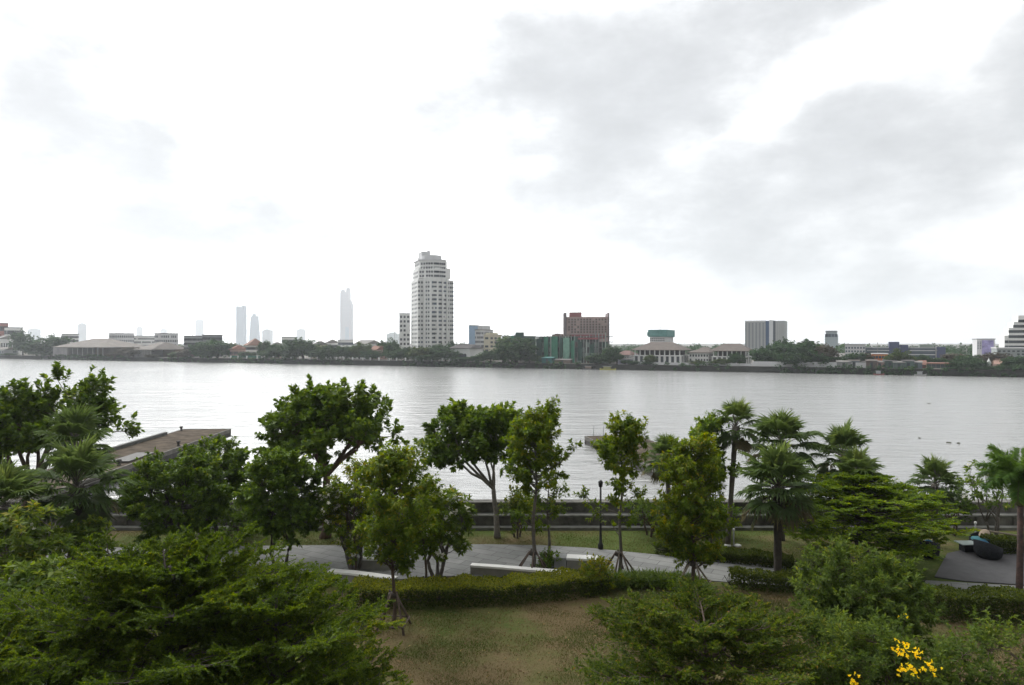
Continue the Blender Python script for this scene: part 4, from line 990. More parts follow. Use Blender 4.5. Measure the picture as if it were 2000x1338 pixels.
class Bld:
    def __init__(s, name, label, cat, px0, px1, ytop, setback, depth, rz=BANK_A, D=None, group=None):
        pc = (px0 + px1) / 2; D0 = D or bank(pc) + setback; s.depth = depth
        ca, sa = math.cos(rz), math.sin(rz)
        def span(w, X):
            ps = [((X + x * ca - y * sa) / (D0 + x * sa + y * ca)) * F + CX for x in (-w / 2, w / 2) for y in (0, depth)]
            return min(ps), max(ps)
        X = X_at(pc, D0); lo, hi = .5, 4000.0
        for _ in range(50):
            w = (lo + hi) / 2
            a, b = span(w, X); X += (pc - (a + b) / 2) / F * D0 * .8
            if b - a > px1 - px0: hi = w
            else: lo = w
        s.w = (lo + hi) / 2; s.D = D0; s.X = X; s.rz = rz
        s.H = Z_at(ytop, D0) - GZ; s.nwin = 0; s.rest = {}
        s.root = thing(name, label, cat, (X, D0, GZ), rz, group)
    def h(s, py): return Z_at(py, s.D) - GZ
    def part(s, name, mb, m, loc=(0, 0, 0), rz=0.0): return mb.build(name, m, s.root, loc, rz)
    def body(s, m, h=None, name='wall', x0=None, x1=None, z0=-.4, y0=0, y1=None):
        return s.part(name, MB().box(-s.w / 2 if x0 is None else x0, s.w / 2 if x1 is None else x1, y0, s.depth if y1 is None else y1, z0, h or s.H), m)
    def parapet(s, m, z=None, o=.25, t=.5, name='roof', x0=None, x1=None):
        z = z or s.H; return s.part(name, MB().box((-s.w / 2 if x0 is None else x0) - o, (s.w / 2 if x1 is None else x1) + o, -o, s.depth + o, z + .003, z + t), m)
    def hip(s, m, h, o=1.0, z=None, x0=None, x1=None, y0=0, y1=None, ridge=.35, name='roof'):
        z = z or s.H; a = (-s.w / 2 if x0 is None else x0) - o; b = (s.w / 2 if x1 is None else x1) + o; c = y0 - o; d = (s.depth if y1 is None else y1) + o
        ym = (c + d) / 2; rl = (b - a) * ridge / 2; xm = (a + b) / 2
        mb = MB(); mb.add([(a, c, z + .003), (b, c, z + .003), (b, d, z + .003), (a, d, z + .003), (xm - rl, ym, z + h), (xm + rl, ym, z + h), (a, c, z - .25), (b, c, z - .25), (b, d, z - .25), (a, d, z - .25)],
            [(0, 1, 5, 4), (1, 2, 5), (2, 3, 4, 5), (3, 0, 4), (6, 7, 1, 0), (7, 8, 2, 1), (8, 9, 3, 2), (9, 6, 0, 3), (9, 8, 7, 6)])
        return s.part(name, mb, m)
    def gable(s, m, h, o=.5, z=None, axis='x', x0=None, x1=None, name='roof'):
        z = z or s.H; a = (-s.w / 2 if x0 is None else x0) - o; b = (s.w / 2 if x1 is None else x1) + o; c = -o; d = s.depth + o
        mb = MB()
        if axis == 'x':
            ym = (c + d) / 2; vs = [(a, c, z), (b, c, z), (b, d, z), (a, d, z), (a, ym, z + h), (b, ym, z + h)]; fs = [(0, 1, 5, 4), (2, 3, 4, 5), (3, 0, 4), (1, 2, 5), (3, 2, 1, 0)]
        else:
            xm = (a + b) / 2; vs = [(a, c, z), (b, c, z), (b, d, z), (a, d, z), (xm, c, z + h), (xm, d, z + h)]; fs = [(0, 1, 4), (1, 2, 5, 4), (2, 3, 5), (3, 0, 4, 5), (3, 2, 1, 0)]
        return s.part(name, mb.add(vs, fs), m)
    def win(s, u, z, w, h, m=GLASS, face='f', y=0.0, xx=None, name='window', t=.12):
        if face == 'f': loc, rz = (u, y, z), 0
        elif face == 'r': loc, rz = (s.w / 2 if xx is None else xx, u, z), R(90)
        else: loc, rz = (-s.w / 2 if xx is None else xx, u, z), R(-90)
        s.nwin += 1
        if s.nwin <= 100: link(name, wmesh(w, h, m, t), s.root, loc, rz)
        else: s.rest.setdefault(m.name, (m, []))[1].append((w, h, loc, rz, t))
    def grid(s, nx, nz, z0, z1, w=None, h=None, m=GLASS, face='f', x0=None, x1=None, y=0.0, skip=0, xx=None):
        a = (-s.w / 2 if x0 is None else x0) if face == 'f' else (x0 or 0); b = (s.w / 2 if x1 is None else x1) if face == 'f' else (x1 or s.depth)
        cx = (b - a) / nx; cz = (z1 - z0) / nz
        for j in range(nz):
            for i in range(nx):
                if skip and random.random() < skip: continue
                s.win(a + cx * (i + .5), z0 + cz * (j + .5), w or cx * .55, h or cz * .5, m, face, y, xx)
    def done(s):
        for k, (m, L) in s.rest.items():
            mb = MB()
            for w, h, loc, rz, t in L: mb.box(-w / 2, w / 2, -t, -.004, -h / 2, h / 2, rz, loc)
            tag(mb.build('window', m, s.root), kind='stuff')
        return s

def simple(label, px0, px1, ytop, sb, depth, wall, roof=None, rh=0, nx=0, nz=0, cat='house', name='house', rz=BANK_A, kind='flat', z0=None, wm=GLASS, D=None, side=True, axis='x', skip=.1):
    b = Bld(name, label, cat, px0, px1, ytop, sb, depth, rz, D)
    if kind == 'flat': b.body(wall); b.parapet(roof or W_GREY, t=.5)
    else:
        b.H = b.H - rh; b.body(wall)
        if kind == 'hip': b.hip(roof, rh)
        else: b.gable(roof, rh, axis=axis)
    if nx:
        b.grid(nx, nz, 1.2 if z0 is None else z0, b.H - .5, m=wm, skip=skip)
        if side: b.grid(max(1, int(nx * depth / b.w)), nz, 1.2 if z0 is None else z0, b.H - .5, m=wm, face='r', skip=skip)
    return b.done()

# ---------------- white apartment tower with stepped crown
def tower():
    b = Bld('apartment_tower', 'tall white apartment tower with stepped top and curved front', 'apartment tower', 801, 887, 545, 52, 24, R(20))
    Z = lambda py: b.h(py)
    k = (b.w) / 86.0 * .93; X0 = -b.w / 2
    def bow(x0, x1, yf, bulge, y1, n=10):
        pts = []
        for i in range(n + 1):
            u = i / n; x = x0 + (x1 - x0) * u; pts.append((x, yf - bulge * math.sin(math.pi * u)))
        return pts + [(x1, y1), (x0, y1)]
    hw = b.w / 2
    cx0, cx1 = -hw * .66, hw * .60           # curved middle bay
    def front(x): u = (x - cx0) / (cx1 - cx0); return -2.6 * math.sin(math.pi * u) if 0 <= u <= 1 else 0.0
    fl = 22; zb = 1.0; ztop = Z(545); fh = (ztop - zb) / 18.5
    q = MB(); q.prism(bow(cx0, cx1, 0, 2.6, 22), -.3, ztop + .4); b.part('wall', q, W_WHITE)
    b.part('side_wing', MB().box(-hw, cx0 - .003, 1.2, 21, -.3, ztop), W_WHITE)
    b.part('side_wing', MB().box(cx1 + .003, hw, 1.5, 20, -.3, ztop - .6), W_WHITE)
    up0, up1 = -hw * .93, hw * .84
    q = MB(); q.prism([(up0, 3), (cx0 + .3, 1.2)] + bow(cx0 + .8, cx1 - .5, .6, 2.5, 0)[:11] + [(up1, 2.2), (up1, 19), (up0, 19)], ztop + .403, Z(523)); b.part('upper_storeys', q, W_WHITE)
    q = MB(); q.prism([(up0 + .8, 3.2)] + bow(cx0 + 1.0, cx1 - .8, .9, 2.4, 0)[:11] + [(hw * .66, 3), (hw * .66, 18), (up0 + .8, 18)], Z(523) + .003, Z(509)); b.part('upper_storeys', q, W_WHITE)
    q = MB(); q.prism([(up0 + .1, 2.6)] + bow(cx0 + .4, cx1 - .2, .5, 2.7, 0)[:11] + [(hw * .5, 18.4), (up0 + .1, 18.4)], Z(509) + .003, Z(507)); b.part('cornice', q, W_LIGHT)
    q = MB(); q.prism([(-hw * .72, 3.5)] + bow(-hw * .62, cx1 - 3, 1.6, 2.2, 0)[:11] + [(cx1 - 3, 16), (-hw * .72, 16)], Z(507) + .003, Z(498.5)); b.part('crown_block', q, W_LIGHT)
    b.part('lift_house', MB().box(-hw * .71, -hw * .24, 5, 14, Z(498.5) + .003, Z(490)), W_LIGHT)
    b.part('lift_house', MB().box(-hw * .34, -hw * .24, 5.5, 9, Z(490) + .003, Z(487)), W_LIGHT)
    # floor ledges and vertical piers
    for j in range(19):
        z = zb + fh * j + fh * .12
        q = MB(); q.prism([(x, front(x) - .16) for x in np.linspace(cx0, cx1, 11)] + [(cx1, front(cx1) + .01), (cx0, front(cx0) + .01)][:0] + [(x, front(x) + .2) for x in np.linspace(cx1, cx0, 11)], z, z + .26); b.part('balcony', q, W_WHITE)
        for x0, x1, yy in ((-hw + .1, cx0 - .1, 1.2), (cx1 + .1, hw - .1, 1.5)): b.part('balcony', MB().box(x0, x1, yy - .4, yy - .004, z, z + .5), W_WHITE)
    for u in (0.0, .24, .52, .76, 1.0):
        x = cx0 + (cx1 - cx0) * u; y = front(x); b.part('pier', MB().box(x - .48, x + .48, y - .95, y + .3, -.3, ztop + .6), W_WHITE)
    # windows: bays between the piers
    bays = [(-hw * .94, 'w', 1.2), (-hw * .78, 'w', 1.2)] + [(cx0 + (cx1 - cx0) * u, 'c', 0) for u in (.07, .165, .31, .39, .46, .58, .645, .71, .82, .90)] + [(hw * .70, 'w', 1.5), (hw * .84, 'w', 1.5), (hw * .95, 'w', 1.5)]
    rnd = random.Random(3)
    for j in range(18):
        for (x, t, yy) in bays:
            if rnd.random() < .08: continue
            z = zb + fh * (j + .62); y = front(x) if t == 'c' else yy
            b.win(x, z, 1.12 if t == 'c' else 1.0, fh * rnd.uniform(.36, .5), rnd.choice((GLASS, GLASS, GLASS_B, GLASS_P)), 'f', y - (.02), t=.16)
        for y in (4, 8, 12, 16): b.win(y, zb + fh * (j + .62), 1.6, fh * .45, GLASS, 'l')
    for row in range(4):
        z = ztop + 1.7 + row * (Z(509) - ztop - 1.2) / 4
        for q_ in (5.5, 9, 12.5, 16): b.win(q_, z, 1.4, 1.2, GLASS, 'l', xx=up0 - .02 if row < 2 else up0 + .78)
        for f_ in (.3, .72):
            xa, ya = (up0, 3.0) if row < 2 else (up0 + .8, 3.2); xb, yb = (cx0 + .3, 1.2) if row < 2 else (cx0 + 1.0, .9)
            b.win(xa + (xb - xa) * f_, z, .95, 1.15, GLASS, 'f', ya + (yb - ya) * f_ - .12, t=.3)
    for row in range(4):
        z = ztop + 1.7 + row * (Z(509) - ztop - 1.2) / 4
        for u in (.10, .2, .3, .42, .5, .58, .68, .78, .88):
            x = cx0 + (cx1 - cx0) * u; b.win(x, z, 1.0, 1.15, GLASS, 'f', front(x) * .96 + .62 if row < 2 else front(x) * .92 + .95, t=.35)
        if row < 2:
            for x in (hw * .66, hw * .73): b.win(x, z, 1.0, 1.2, GLASS, 'f', 2.2, t=.3)
    b.done()
    c = simple('white stepped apartment block at the left foot of the tall tower', 780, 801, 613, 62, 14, W_WHITE, W_LIGHT, 0, 3, 9, 'apartment block', 'apartment_block', R(8), z0=2)
tower()

# ---------------- buildings left to right
simple('white house with dark flat roof at the far left edge of the far bank', 12, 42, 640, 46, 14, W_WHITE, ROOF_DK, 0, 4, 3, D=None)
simple('red brown walled house at the far left edge above white houses', -14, 11, 631, 60, 14, mat('wall_red_brown', (.30, .12, .10), .85, .15, .2), W_GREY, 0, 3, 3)
simple('low white house with pale gabled roof in front of the far left houses', -12, 34, 655, 24, 14, W_WHITE, ROOF_GREY, 3, 4, 1, kind='gable')
simple('low grey riverside shed at the far left waterline', -8, 36, 678, 4, 10, W_GREY, ROOF_SHED, 2, 3, 1, kind='gable')
def shed(label, px0, px1, ytop, sb, rh, depth):
    b = Bld('warehouse', label, 'warehouse', px0, px1, ytop, sb, depth); b.H -= rh; eave = b.H
    b.part('back_wall', MB().box(-b.w / 2, b.w / 2, depth * .6, depth, -.3, eave), W_BROWN)
    b.part('side_wall', MB().box(-b.w / 2, -b.w / 2 + b.w * .28, 0, depth * .597, -.3, eave), mat('shed_wall_grey', (.26, .25, .255), .9, .2, .2))
    b.hip(ROOF_SHED, rh, .8, eave, ridge=.30)
    for i in range(8):
        x = -b.w / 2 + b.w * (.30 + .70 * i / 7.3); b.part('column', MB().box(x - .25, x + .25, 0, .5, -.3, eave - .26), W_CONC)
    n = 16
    for i in range(n):
        x = -b.w * .34 + b.w * .68 * i / (n - 1); b.part('roof_rib', MB().box(-.12, .12, -.02, .12, 0, 1), ROOF_GREY) if False else None
    b.done()
shed('long brown hipped warehouse with open dark front on the far bank', 104, 292, 661, 12, 6.2, 34)
shed('smaller brown warehouse right of the long one', 262, 372, 668, 10, 5.0, 30)
for i, (a, c, yt, lab) in enumerate([(213, 262, 652, 'pale grey town house with dark roof terrace behind the long warehouse'), (262, 302, 657, 'low pale town house between the two warehouse roofs'), (302, 348, 652, 'grey white town house with roof rail behind the smaller warehouse'), (124, 150, 653, 'hazy pale house behind the left slope of the long warehouse')]):
    simple(lab, a, c, yt, 70 + 6 * i, 14, W_WHITE if i % 2 else W_LIGHT, ROOF_DK if i != 1 else W_GREY, 0, 6, 3, z0=6)
b = simple('flat grey office block with dark roof right of the warehouses', 361, 398, 657, 28, 16, W_GREY, ROOF_DK, 0, 6, 4, 'office block', 'office_block')
simple('darker grey block with terrace roof beside the flat office block', 398, 432, 655, 40, 16, mat('wall_dark_grey', (.20, .21, .22), .85, .1, .2), ROOF_DK, 0, 5, 4, 'office block', 'office_block')
simple('low red brown roofed house half behind the big dark trees', 449, 482, 674, 12, 12, W_PINK, ROOF_RED, 2.6, 4, 1, kind='hip')
simple('larger house with faded pink hipped roof on the far bank', 480, 516, 661, 18, 14, W_WHITE, mat('roof_pink', (.36, .23, .19), .9, .15, .4), 4.2, 5, 2, kind='hip')
simple('white two storey house left of the round dark tree', 551, 578, 659, 34, 12, W_WHITE, W_GREY, 0, 4, 3)
simple('small pink walled house behind the low trees', 530, 552, 668, 30, 10, W_PINK, ROOF_GREY, 2, 3, 2, kind='gable')
simple('cream row house with pale roof right of the round dark tree', 610, 640, 666, 30, 12, W_CREAM, ROOF_GREY, 2.4, 5, 2, kind='gable')
simple('white house with arched upper windows under the slender hazy tower', 636, 662, 663, 44, 12, W_WHITE, ROOF_GREY, 2.2, 4, 3, kind='gable')
simple('white block with blue grey windows before the slender hazy tower', 660, 690, 665, 52, 12, W_WHITE, W_LIGHT, 0, 5, 3, wm=GLASS_B)
simple('long grey roofed terrace house left of the tall tower', 692, 744, 664, 46, 14, W_LIGHT, ROOF_GREY, 2.4, 8, 2, kind='gable')
simple('low house with faded red roof among the riverside trees', 722, 756, 675, 18, 10, W_PINK, ROOF_RED, 2.4, 4, 1, kind='gable')
# arcaded white hall right of the tower
b = Bld('arcaded_hall', 'low white hall with dark roof and arched openings right of the tall tower', 'hall', 879, 943, 680, 16, 14)
b.body(W_WHITE); b.hip(ROOF_DK, 2.0, .8, ridge=.7)
for i in range(6):
    x = -b.w * .36 + b.w * .62 * i / 5; q = MB(); hw_, hh = .85, b.H * .42
    pts = [(x - hw_, 0), (x + hw_, 0), (x + hw_, hh)] + [(x + hw_ * math.cos(a), hh + hw_ * math.sin(a)) for a in np.linspace(.3, 2.84, 6)] + [(x - hw_, hh)]
    n = len(pts); q.add([(u, -.10, z + .3) for u, z in pts] + [(u, -.004, z + .3) for u, z in pts], [tuple(range(n)), tuple(range(2 * n - 1, n - 1, -1))] + [(i2, n + i2, n + (i2 + 1) % n, (i2 + 1) % n) for i2 in range(n)])
    b.part('arch_opening', q, GLASS)
b.done()
simple('pale blue glass slab behind the cream blocks', 920, 931, 636, 90, 12, mat('wall_pale_blue', (.22, .33, .46), .5, .08, .2), W_LIGHT, 0, 0, 0, 'office block', 'office_block')
b = simple('greyish cream office block with pale rooftop plant rooms', 928, 963, 645, 72, 16, W_LIGHT, W_CONC, 0, 6, 6, 'office block', 'office_block')
b.part('plant_room', MB().box(-b.w * .45, b.w * .42, 3, 13, b.H + .503, b.h(636)), W_LIGHT)
b = simple('yellowish cream stepped block left of the large round tree', 945, 979, 655, 44, 14, W_CREAM, W_CREAM, 0, 1, 5, 'office block', 'office_block', z0=2)
b.part('upper_storey', MB().box(-b.w * .5, b.w * .18, 2, 12, b.H + .503, b.h(650)), W_CREAM)
simple('pale greenish low block behind the large round tree', 980, 1008, 657, 66, 12, mat('wall_pale_green', (.40, .45, .42), .85, .08, .2), W_LIGHT, 0, 4, 3)
# ---------------- green netted building and the bare frame under construction
b = Bld('construction_site', 'half built block wrapped in bright green safety net behind the large round tree', 'construction site', 998, 1046, 656, 26, 18)
b.body(W_CONC, b.H - .3, 'frame', x0=-b.w / 2 + .5, x1=b.w / 2 - .5, y0=.5, y1=17)
b.part('safety_net', MB().box(-b.w / 2, b.w / 2 - 4.2, 0, .3, 2, b.H), NET_G); b.part('safety_net', MB().box(b.w / 2 - 4.0, b.w / 2, 0, .3, 2, b.H + .2), NET_D)
b.part('stair_core', MB().box(b.w / 2 - 5.2, b.w / 2 - 2.2, 4, 8, b.H - .297, b.h(649)), NET_D)
b.part('net_side', MB().box(b.w / 2 + .003, b.w / 2 + .3, 0, 18, 2, b.H), NET_D); b.done()
def frame_site():
    b = Bld('construction_site', 'open concrete frame building site with green netted bays and pale columns', 'construction site', 1046, 1204, 657, 14, 16)
    rnd = random.Random(8); nfl = 5; fh = b.H / nfl
    for j in range(nfl + 1): b.part('floor_slab', MB().box(-b.w / 2, b.w / 2 if j < 4 else b.w * .46, 0, 16, j * fh - .34, j * fh), mat('slab_dark', (.10, .10, .095), .9, .2, .3))
    n = 23
    for i in range(n + 1):
        x = -b.w / 2 + .3 + (b.w - .6) * i / n + rnd.uniform(-.25, .25); top = b.H + (rnd.uniform(.5, 2.2) if i > 17 else rnd.uniform(-.3, .6)); wd = rnd.choice((.10, .13, .18, .28))
        b.part('column', MB().box(x - wd, x + wd, -.30, -.004, -.2, top), mat('column_pale', (.36, .40, .37), .85, .2, .4) if rnd.random() < .4 else mat('column_grey', (.20, .215, .205), .85, .2, .4))
    cols = [NET_D, NET_D, mat('net_mid_green', (.05, .15, .105), .9, .25, .5), mat('panel_grey_green', (.20, .27, .235), .9, .2, .4), mat('panel_brown', (.13, .085, .07), .9, .2, .4), mat('bay_black', (.018, .02, .02), .9, .3, .4)]
    m = 17
    for j in range(nfl):
        for i in range(m):
            x0 = -b.w / 2 + b.w * i / m + .15; x1 = -b.w / 2 + b.w * (i + 1) / m - .15
            if j >= 4 and i > m - 3: continue
            c = rnd.choice(cols if i < 10 else [NET_D, cols[5], cols[5], cols[4], cols[3]])
            b.part('bay_panel', MB().box(x0, x1, .15 + rnd.uniform(0, 1.0), 3.2, j * fh + .004, (j + 1) * fh - .345), c)
    for x0, x1, j0, j1, m2 in ((.02, .10, 0, 4.6, NET_D), (.13, .19, 0, 4.9, NET_G), (.24, .33, .2, 5.0, NET_G), (.36, .40, 1, 4.8, NET_D), (.41, .50, 0, 4.7, NET_PALE), (.52, .57, 0, 4.2, NET_G), (.62, .68, .4, 4.0, NET_D), (.78, .84, 0, 3.5, NET_D)):
        b.part('safety_net', MB().box(-b.w / 2 + b.w * x0, -b.w / 2 + b.w * x1, -.62, -.34, j0 * fh + .1, j1 * fh), m2)
    b.part('red_rail', MB().box(b.w * .12, b.w * .40, -.7, -.34, 4.4 * fh, 4.75 * fh), mat('band_red', (.27, .085, .095), .85, .25, .4))
    for j in range(nfl): b.part('pale_panel', MB().box(-b.w / 2 + .2, -b.w / 2 + 1.9, -.6, -.31, j * fh + .5, (j + 1) * fh - .5), W_WHITE)
    for x, hgt in ((-b.w * .22, 1.4), (-b.w * .17, 1.2), (-b.w * .26, 1.0), (-b.w * .05, .8)): b.part('rooftop_stack', MB().box(x - .8, x + .8, 2, 5, b.H + .004, b.H + hgt), W_BROWN)
    b.done()
frame_site()
b = Bld('brick_block', 'dark red brown bare brick block rising behind the frame building site', 'apartment block', 1100, 1190, 619, 36, 16, R(-3))
RB = mat('brick_red_brown', (.42, .31, .285), .9, .2, .25, bump=.05, bscale=2); RBD = mat('brick_fin', (.19, .16, .16), .9, .2, .25)
z0 = b.h(657)
b.part('wall', MB().box(-b.w * .44, b.w * .47, 0, 16, -.3, b.H), RB)
b.part('end_fin', MB().box(-b.w * .5, -b.w * .443, -.6, 16.5, -.3, b.h(611)), RBD); b.part('end_fin', MB().box(b.w * .473, b.w * .5, -.6, 16.5, -.3, b.h(611)), RBD)
b.part('rooftop_room', MB().box(-b.w * .37, -b.w * .11, 1, 9, b.H + .003, b.h(610)), mat('brick_red', (.27, .10, .10), .9, .15, .3))
b.part('red_band', MB().box(-b.w * .38, b.w * .40, -.25, -.004, z0 - 1.2, z0 + .9), mat('band_red', (.27, .085, .095), .85, .25, .4))
b.grid(13, 6, z0 + 1.6, b.H - .8, w=.9, h=1.0, m=mat('window_void', (.13, .10, .09), .8, .2, .3), x0=-b.w * .42, x1=b.w * .45, skip=.12)
for j in range(6): b.part('floor_band', MB().box(-b.w * .43, b.w * .46, -.16, -.004, z0 + 1.2 + (b.H - z0 - 1.6) * j / 6, z0 + 1.42 + (b.H - z0 - 1.6) * j / 6), mat('band_grey', (.34, .30, .28), .9, .2, .3))
b.done()
# site clutter at the water's edge
def clutter(px, py, sb, wd, h, dp, m, name, label, cat, roof=None):
    D = bank(px) + sb; r = thing(name, label, cat, (X_at(px, D), D, .15), BANK_A)
    MB().box(-wd / 2, wd / 2, 0, dp, 0, h).build('body', m, r)
    q = MB(); q.add([(-wd / 2 - .3, -.4, h + .003), (wd / 2 + .3, -.4, h + .003), (wd / 2 + .3, dp + .3, h + .5), (-wd / 2 - .3, dp + .3, h + .5), (-wd / 2 - .3, -.4, h + .1), (wd / 2 + .3, -.4, h + .1), (wd / 2 + .3, dp + .3, h + .6), (-wd / 2 - .3, dp + .3, h + .6)], [(3, 2, 1, 0), (4, 5, 6, 7), (0, 1, 5, 4), (1, 2, 6, 5), (2, 3, 7, 6), (3, 0, 4, 7)])
    q.build('roof', roof or ROOF_GREY, r)
    q = MB(); q.box(-.5, .5, -.06, -.004, .05, h * .8); q.build('door', GLASS, r)
    return r
clutter(1068, 712, 3, 5.2, 2.4, 4, mat('hut_teal', (.03, .13, .13), .8, .2, .5), 'site_hut', 'teal site hut on the waterfront before the frame building', 'hut', NET_T)
clutter(1219, 708, 4, 6.0, 2.2, 4, mat('hut_lilac', (.30, .30, .36), .8, .15, .5), 'site_hut', 'lilac grey hut with dark roof at the right end of the building site', 'hut', ROOF_DK)
clutter(1098, 714, 5, 8.0, 1.5, 3, W_BROWN, 'site_hut', 'long low brown hut along the building site waterfront', 'hut')
# moored yellow green boat
def boat(label, px, L_, hull, top, sb=-2.6, group=None):
    D = bank(px) + sb; r = thing('moored_boat', label, 'boat', (X_at(px, D), D, WATER), BANK_A, group)
    st = [(-.5, .10, .62), (-.42, .30, .5), (-.2, .42, .42), (.2, .42, .42), (.42, .26, .55), (.52, .02, .85)]
    B = L_ * .24; vs = []; fs = []
    for (x, hw, z) in st: vs += [(x * L_, -hw * B, z), (x * L_, -hw * B * .6, -.25), (x * L_, hw * B * .6, -.25), (x * L_, hw * B, z)]
    for i in range(5):
        for k in range(3): fs.append((4 * i + k, 4 * (i + 1) + k, 4 * (i + 1) + k + 1, 4 * i + k + 1))
        fs.append((4 * i + 3, 4 * (i + 1) + 3, 4 * (i + 1), 4 * i))
    fs += [(0, 1, 2, 3), (23, 22, 21, 20)]
    MB().add(vs, fs).build('hull', hull, r)
    MB().box(-L_ * .25, L_ * .18, -B * .30, B * .30, .50, 1.45).build('cabin', top, r); MB().box(-L_ * .30, L_ * .24, -B * .36, B * .36, 1.453, 1.58).build('canopy', W_GREY, r)
boat('small yellow green boat moored below the building site', 1187, 7.5, mat('boat_yellow', (.42, .40, .10), .6, .15, 1), mat('boat_cabin', (.30, .30, .14), .7, .15, 1))
boat('low dark boat moored left of the yellow green boat', 1150, 6.5, mat('boat_dark', (.06, .06, .06), .7, .2, 1), W_BROWN)
# ---------------- mansions
simple('low white building with red brown roof left of the first mansion', 1206, 1243, 685, 12, 12, W_WHITE, mat('roof_maroon', (.19, .115, .10), .9, .15, .4), 1.9, 5, 1, kind='hip', z0=1.2)
def mansion(label, px0, px1, ytop, sb, depth, nx, rows, rh, xm=.0):
    b = Bld('mansion', label, 'mansion', px0, px1, ytop, sb, depth); b.H -= rh
    b.body(W_WHITE, b.H - 2.4); zt = b.H - 2.4
    b.part('loggia_wall', MB().box(-b.w / 2 + 1.6, b.w / 2 - 1.6, 1.8, depth - 1.8, zt + .003, b.H - .255), mat('loggia_dark', (.06, .05, .055), .85, .2, .3))
    for i in range(nx + 1):
        x = -b.w / 2 + .5 + (b.w - 1) * i / nx; b.part('loggia_column', MB().box(x - .22, x + .22, .3, .75, zt + .003, b.H - .256), W_WHITE)
    b.hip(ROOF_BR, rh, 1.1, b.H, ridge=.42)
    b.part('cornice', MB().box(-b.w / 2 - .3, b.w / 2 + .3, -.3, -.004, zt - .45, zt - .05), W_WHITE)
    b.grid(nx, rows, .9, zt - .6, w=1.25, h=1.5); b.grid(3, rows, .9, zt - .6, w=1.25, h=1.5, face='r')
    b.part('plinth', MB().box(-b.w / 2 - .12, b.w / 2 + .12, -.12, -.004, -.3, .55), W_LIGHT)
    return b
b = mansion('large white mansion with dark windows and brown hipped roof on the far bank', 1238, 1346, 668, 12, 18, 9, 2, 3.6)
b.part('side_wing', MB().box(-b.w / 2 - 4.5, -b.w / 2 - .003, 2, 14, -.3, b.H - 3.4), W_WHITE); b.done()
b = mansion('second white mansion with brown hipped roof and open dark upper floor', 1391, 1468, 671, 14, 16, 7, 2, 3.2); b.done()
simple('low white linking building between the two mansions', 1346, 1392, 683, 18, 10, W_WHITE, ROOF_BR, 1.2, 7, 2, kind='hip', z0=1)
simple('small brown roofed pavilion above the linking building', 1362, 1392, 678, 34, 9, W_WHITE, ROOF_BR, 1.8, 4, 1, kind='hip', z0=4)
# garden wall of the mansions
q = MB(); q.box(-.0, 62, -.2, .2, 0, 1.1); D = bank(1245) + 3; tag(q.build('garden_wall', W_LIGHT, None, (X_at(1245, D), D, .15), BANK_A), 'low pale garden wall in front of the two mansions', 'wall')
q = MB(); q.box(0, 44, -.25, .25, 0, 2.0); D = bank(1470) + 3; tag(q.build('boundary_wall', W_LIGHT, None, (X_at(1470, D), D, .15), BANK_A), 'long pale boundary wall under the big dark trees right of the mansions', 'wall')
q = MB(); q.box(0, 26, -.25, .25, 0, 1.9); D = bank(449) + 4; tag(q.build('green_fence', mat('fence_green', (.02, .12, .085), .8, .2, .5), None, (X_at(449, D), D, .15), BANK_A), 'dark green sheet fence on the far bank right of the warehouses', 'fence')
# netted tower under construction behind
b = Bld('netted_tower', 'building topped with teal safety netting rising behind the first mansion', 'construction site', 1266, 1318, 644, 120, 22)
b.body(W_LIGHT, b.h(658), x0=-b.w / 2 + 1, x1=b.w / 2 - 1); b.part('safety_net', MB().box(-b.w / 2, b.w / 2, -.4, 22, b.h(658) + .003, b.H), NET_T); b.grid(8, 2, b.h(667), b.h(659), x0=-b.w / 2 + 1, x1=b.w / 2 - 1)
b.part('net_skirt', MB().box(-b.w / 2 - .5, b.w / 2 + .5, -.8, -.404, b.h(656), b.h(649)), NET_T)
q = MB(); q.tube([(0, 8, b.H - .5), (.2, 8, b.H + 2.2)], [.2, .12], 6); q.tube([(-.8, 8, b.H + 1.6), (2.4, 8, b.H + 3.0)], [.14, .1], 6); b.part('crane', q, W_LIGHT); b.done()
# ---------------- grey slab hotel
b = Bld('hotel_tower', 'pale grey slab hotel with dark blue and white vertical stripes', 'hotel', 1455, 1538, 629, 150, 20)
STR = mat('hotel_grey', (.40, .42, .43), .7, .05, .1)
b.part('wall', MB().box(-b.w / 2, b.w * .02, 0, 18, -.3, b.H), STR); b.part('wall', MB().box(b.w * .27, b.w * .5, 0, 18, -.3, b.h(627)), STR)
b.part('stripe', MB().box(b.w * .023, b.w * .11, -.3, 18, -.3, b.h(627)), mat('stripe_navy', (.06, .11, .20), .5, .05, .1)); b.part('stripe', MB().box(b.w * .113, b.w * .21, -.6, 18, -.3, b.h(625.5)), mat('stripe_white', (.66, .68, .70), .6, .03, .1))
b.part('stripe', MB().box(b.w * .213, b.w * .267, -.3, 18, -.3, b.h(627)), mat('stripe_dark', (.10, .115, .14), .5, .05, .1))
b.part('roof_edge', MB().box(-b.w * .505, b.w * .02, -.25, 18.2, b.H + .003, b.H + 1.0), W_LIGHT)
for i in range(12): x = -b.w * .48 + b.w * .49 * i / 11; b.part('mullion', MB().box(x - .22, x + .22, -.35, -.004, 6, b.H - .5), mat('mullion_light', (.52, .53, .52), .7, .05, .1) if i % 2 else mat('mullion_dark', (.25, .28, .31), .7, .05, .1))
for i in range(5): x = b.w * .29 + b.w * .19 * i / 4; b.part('mullion', MB().box(x - .22, x + .22, -.35, -.004, 6, b.H - .5), mat('mullion_light', (.52, .53, .52), .7, .05, .1))
b.done()
b = Bld('office_tower', 'slim pale blue grey office tower with flared dark cap above the dark trees', 'office tower', 1611, 1637, 655, 300, 22)
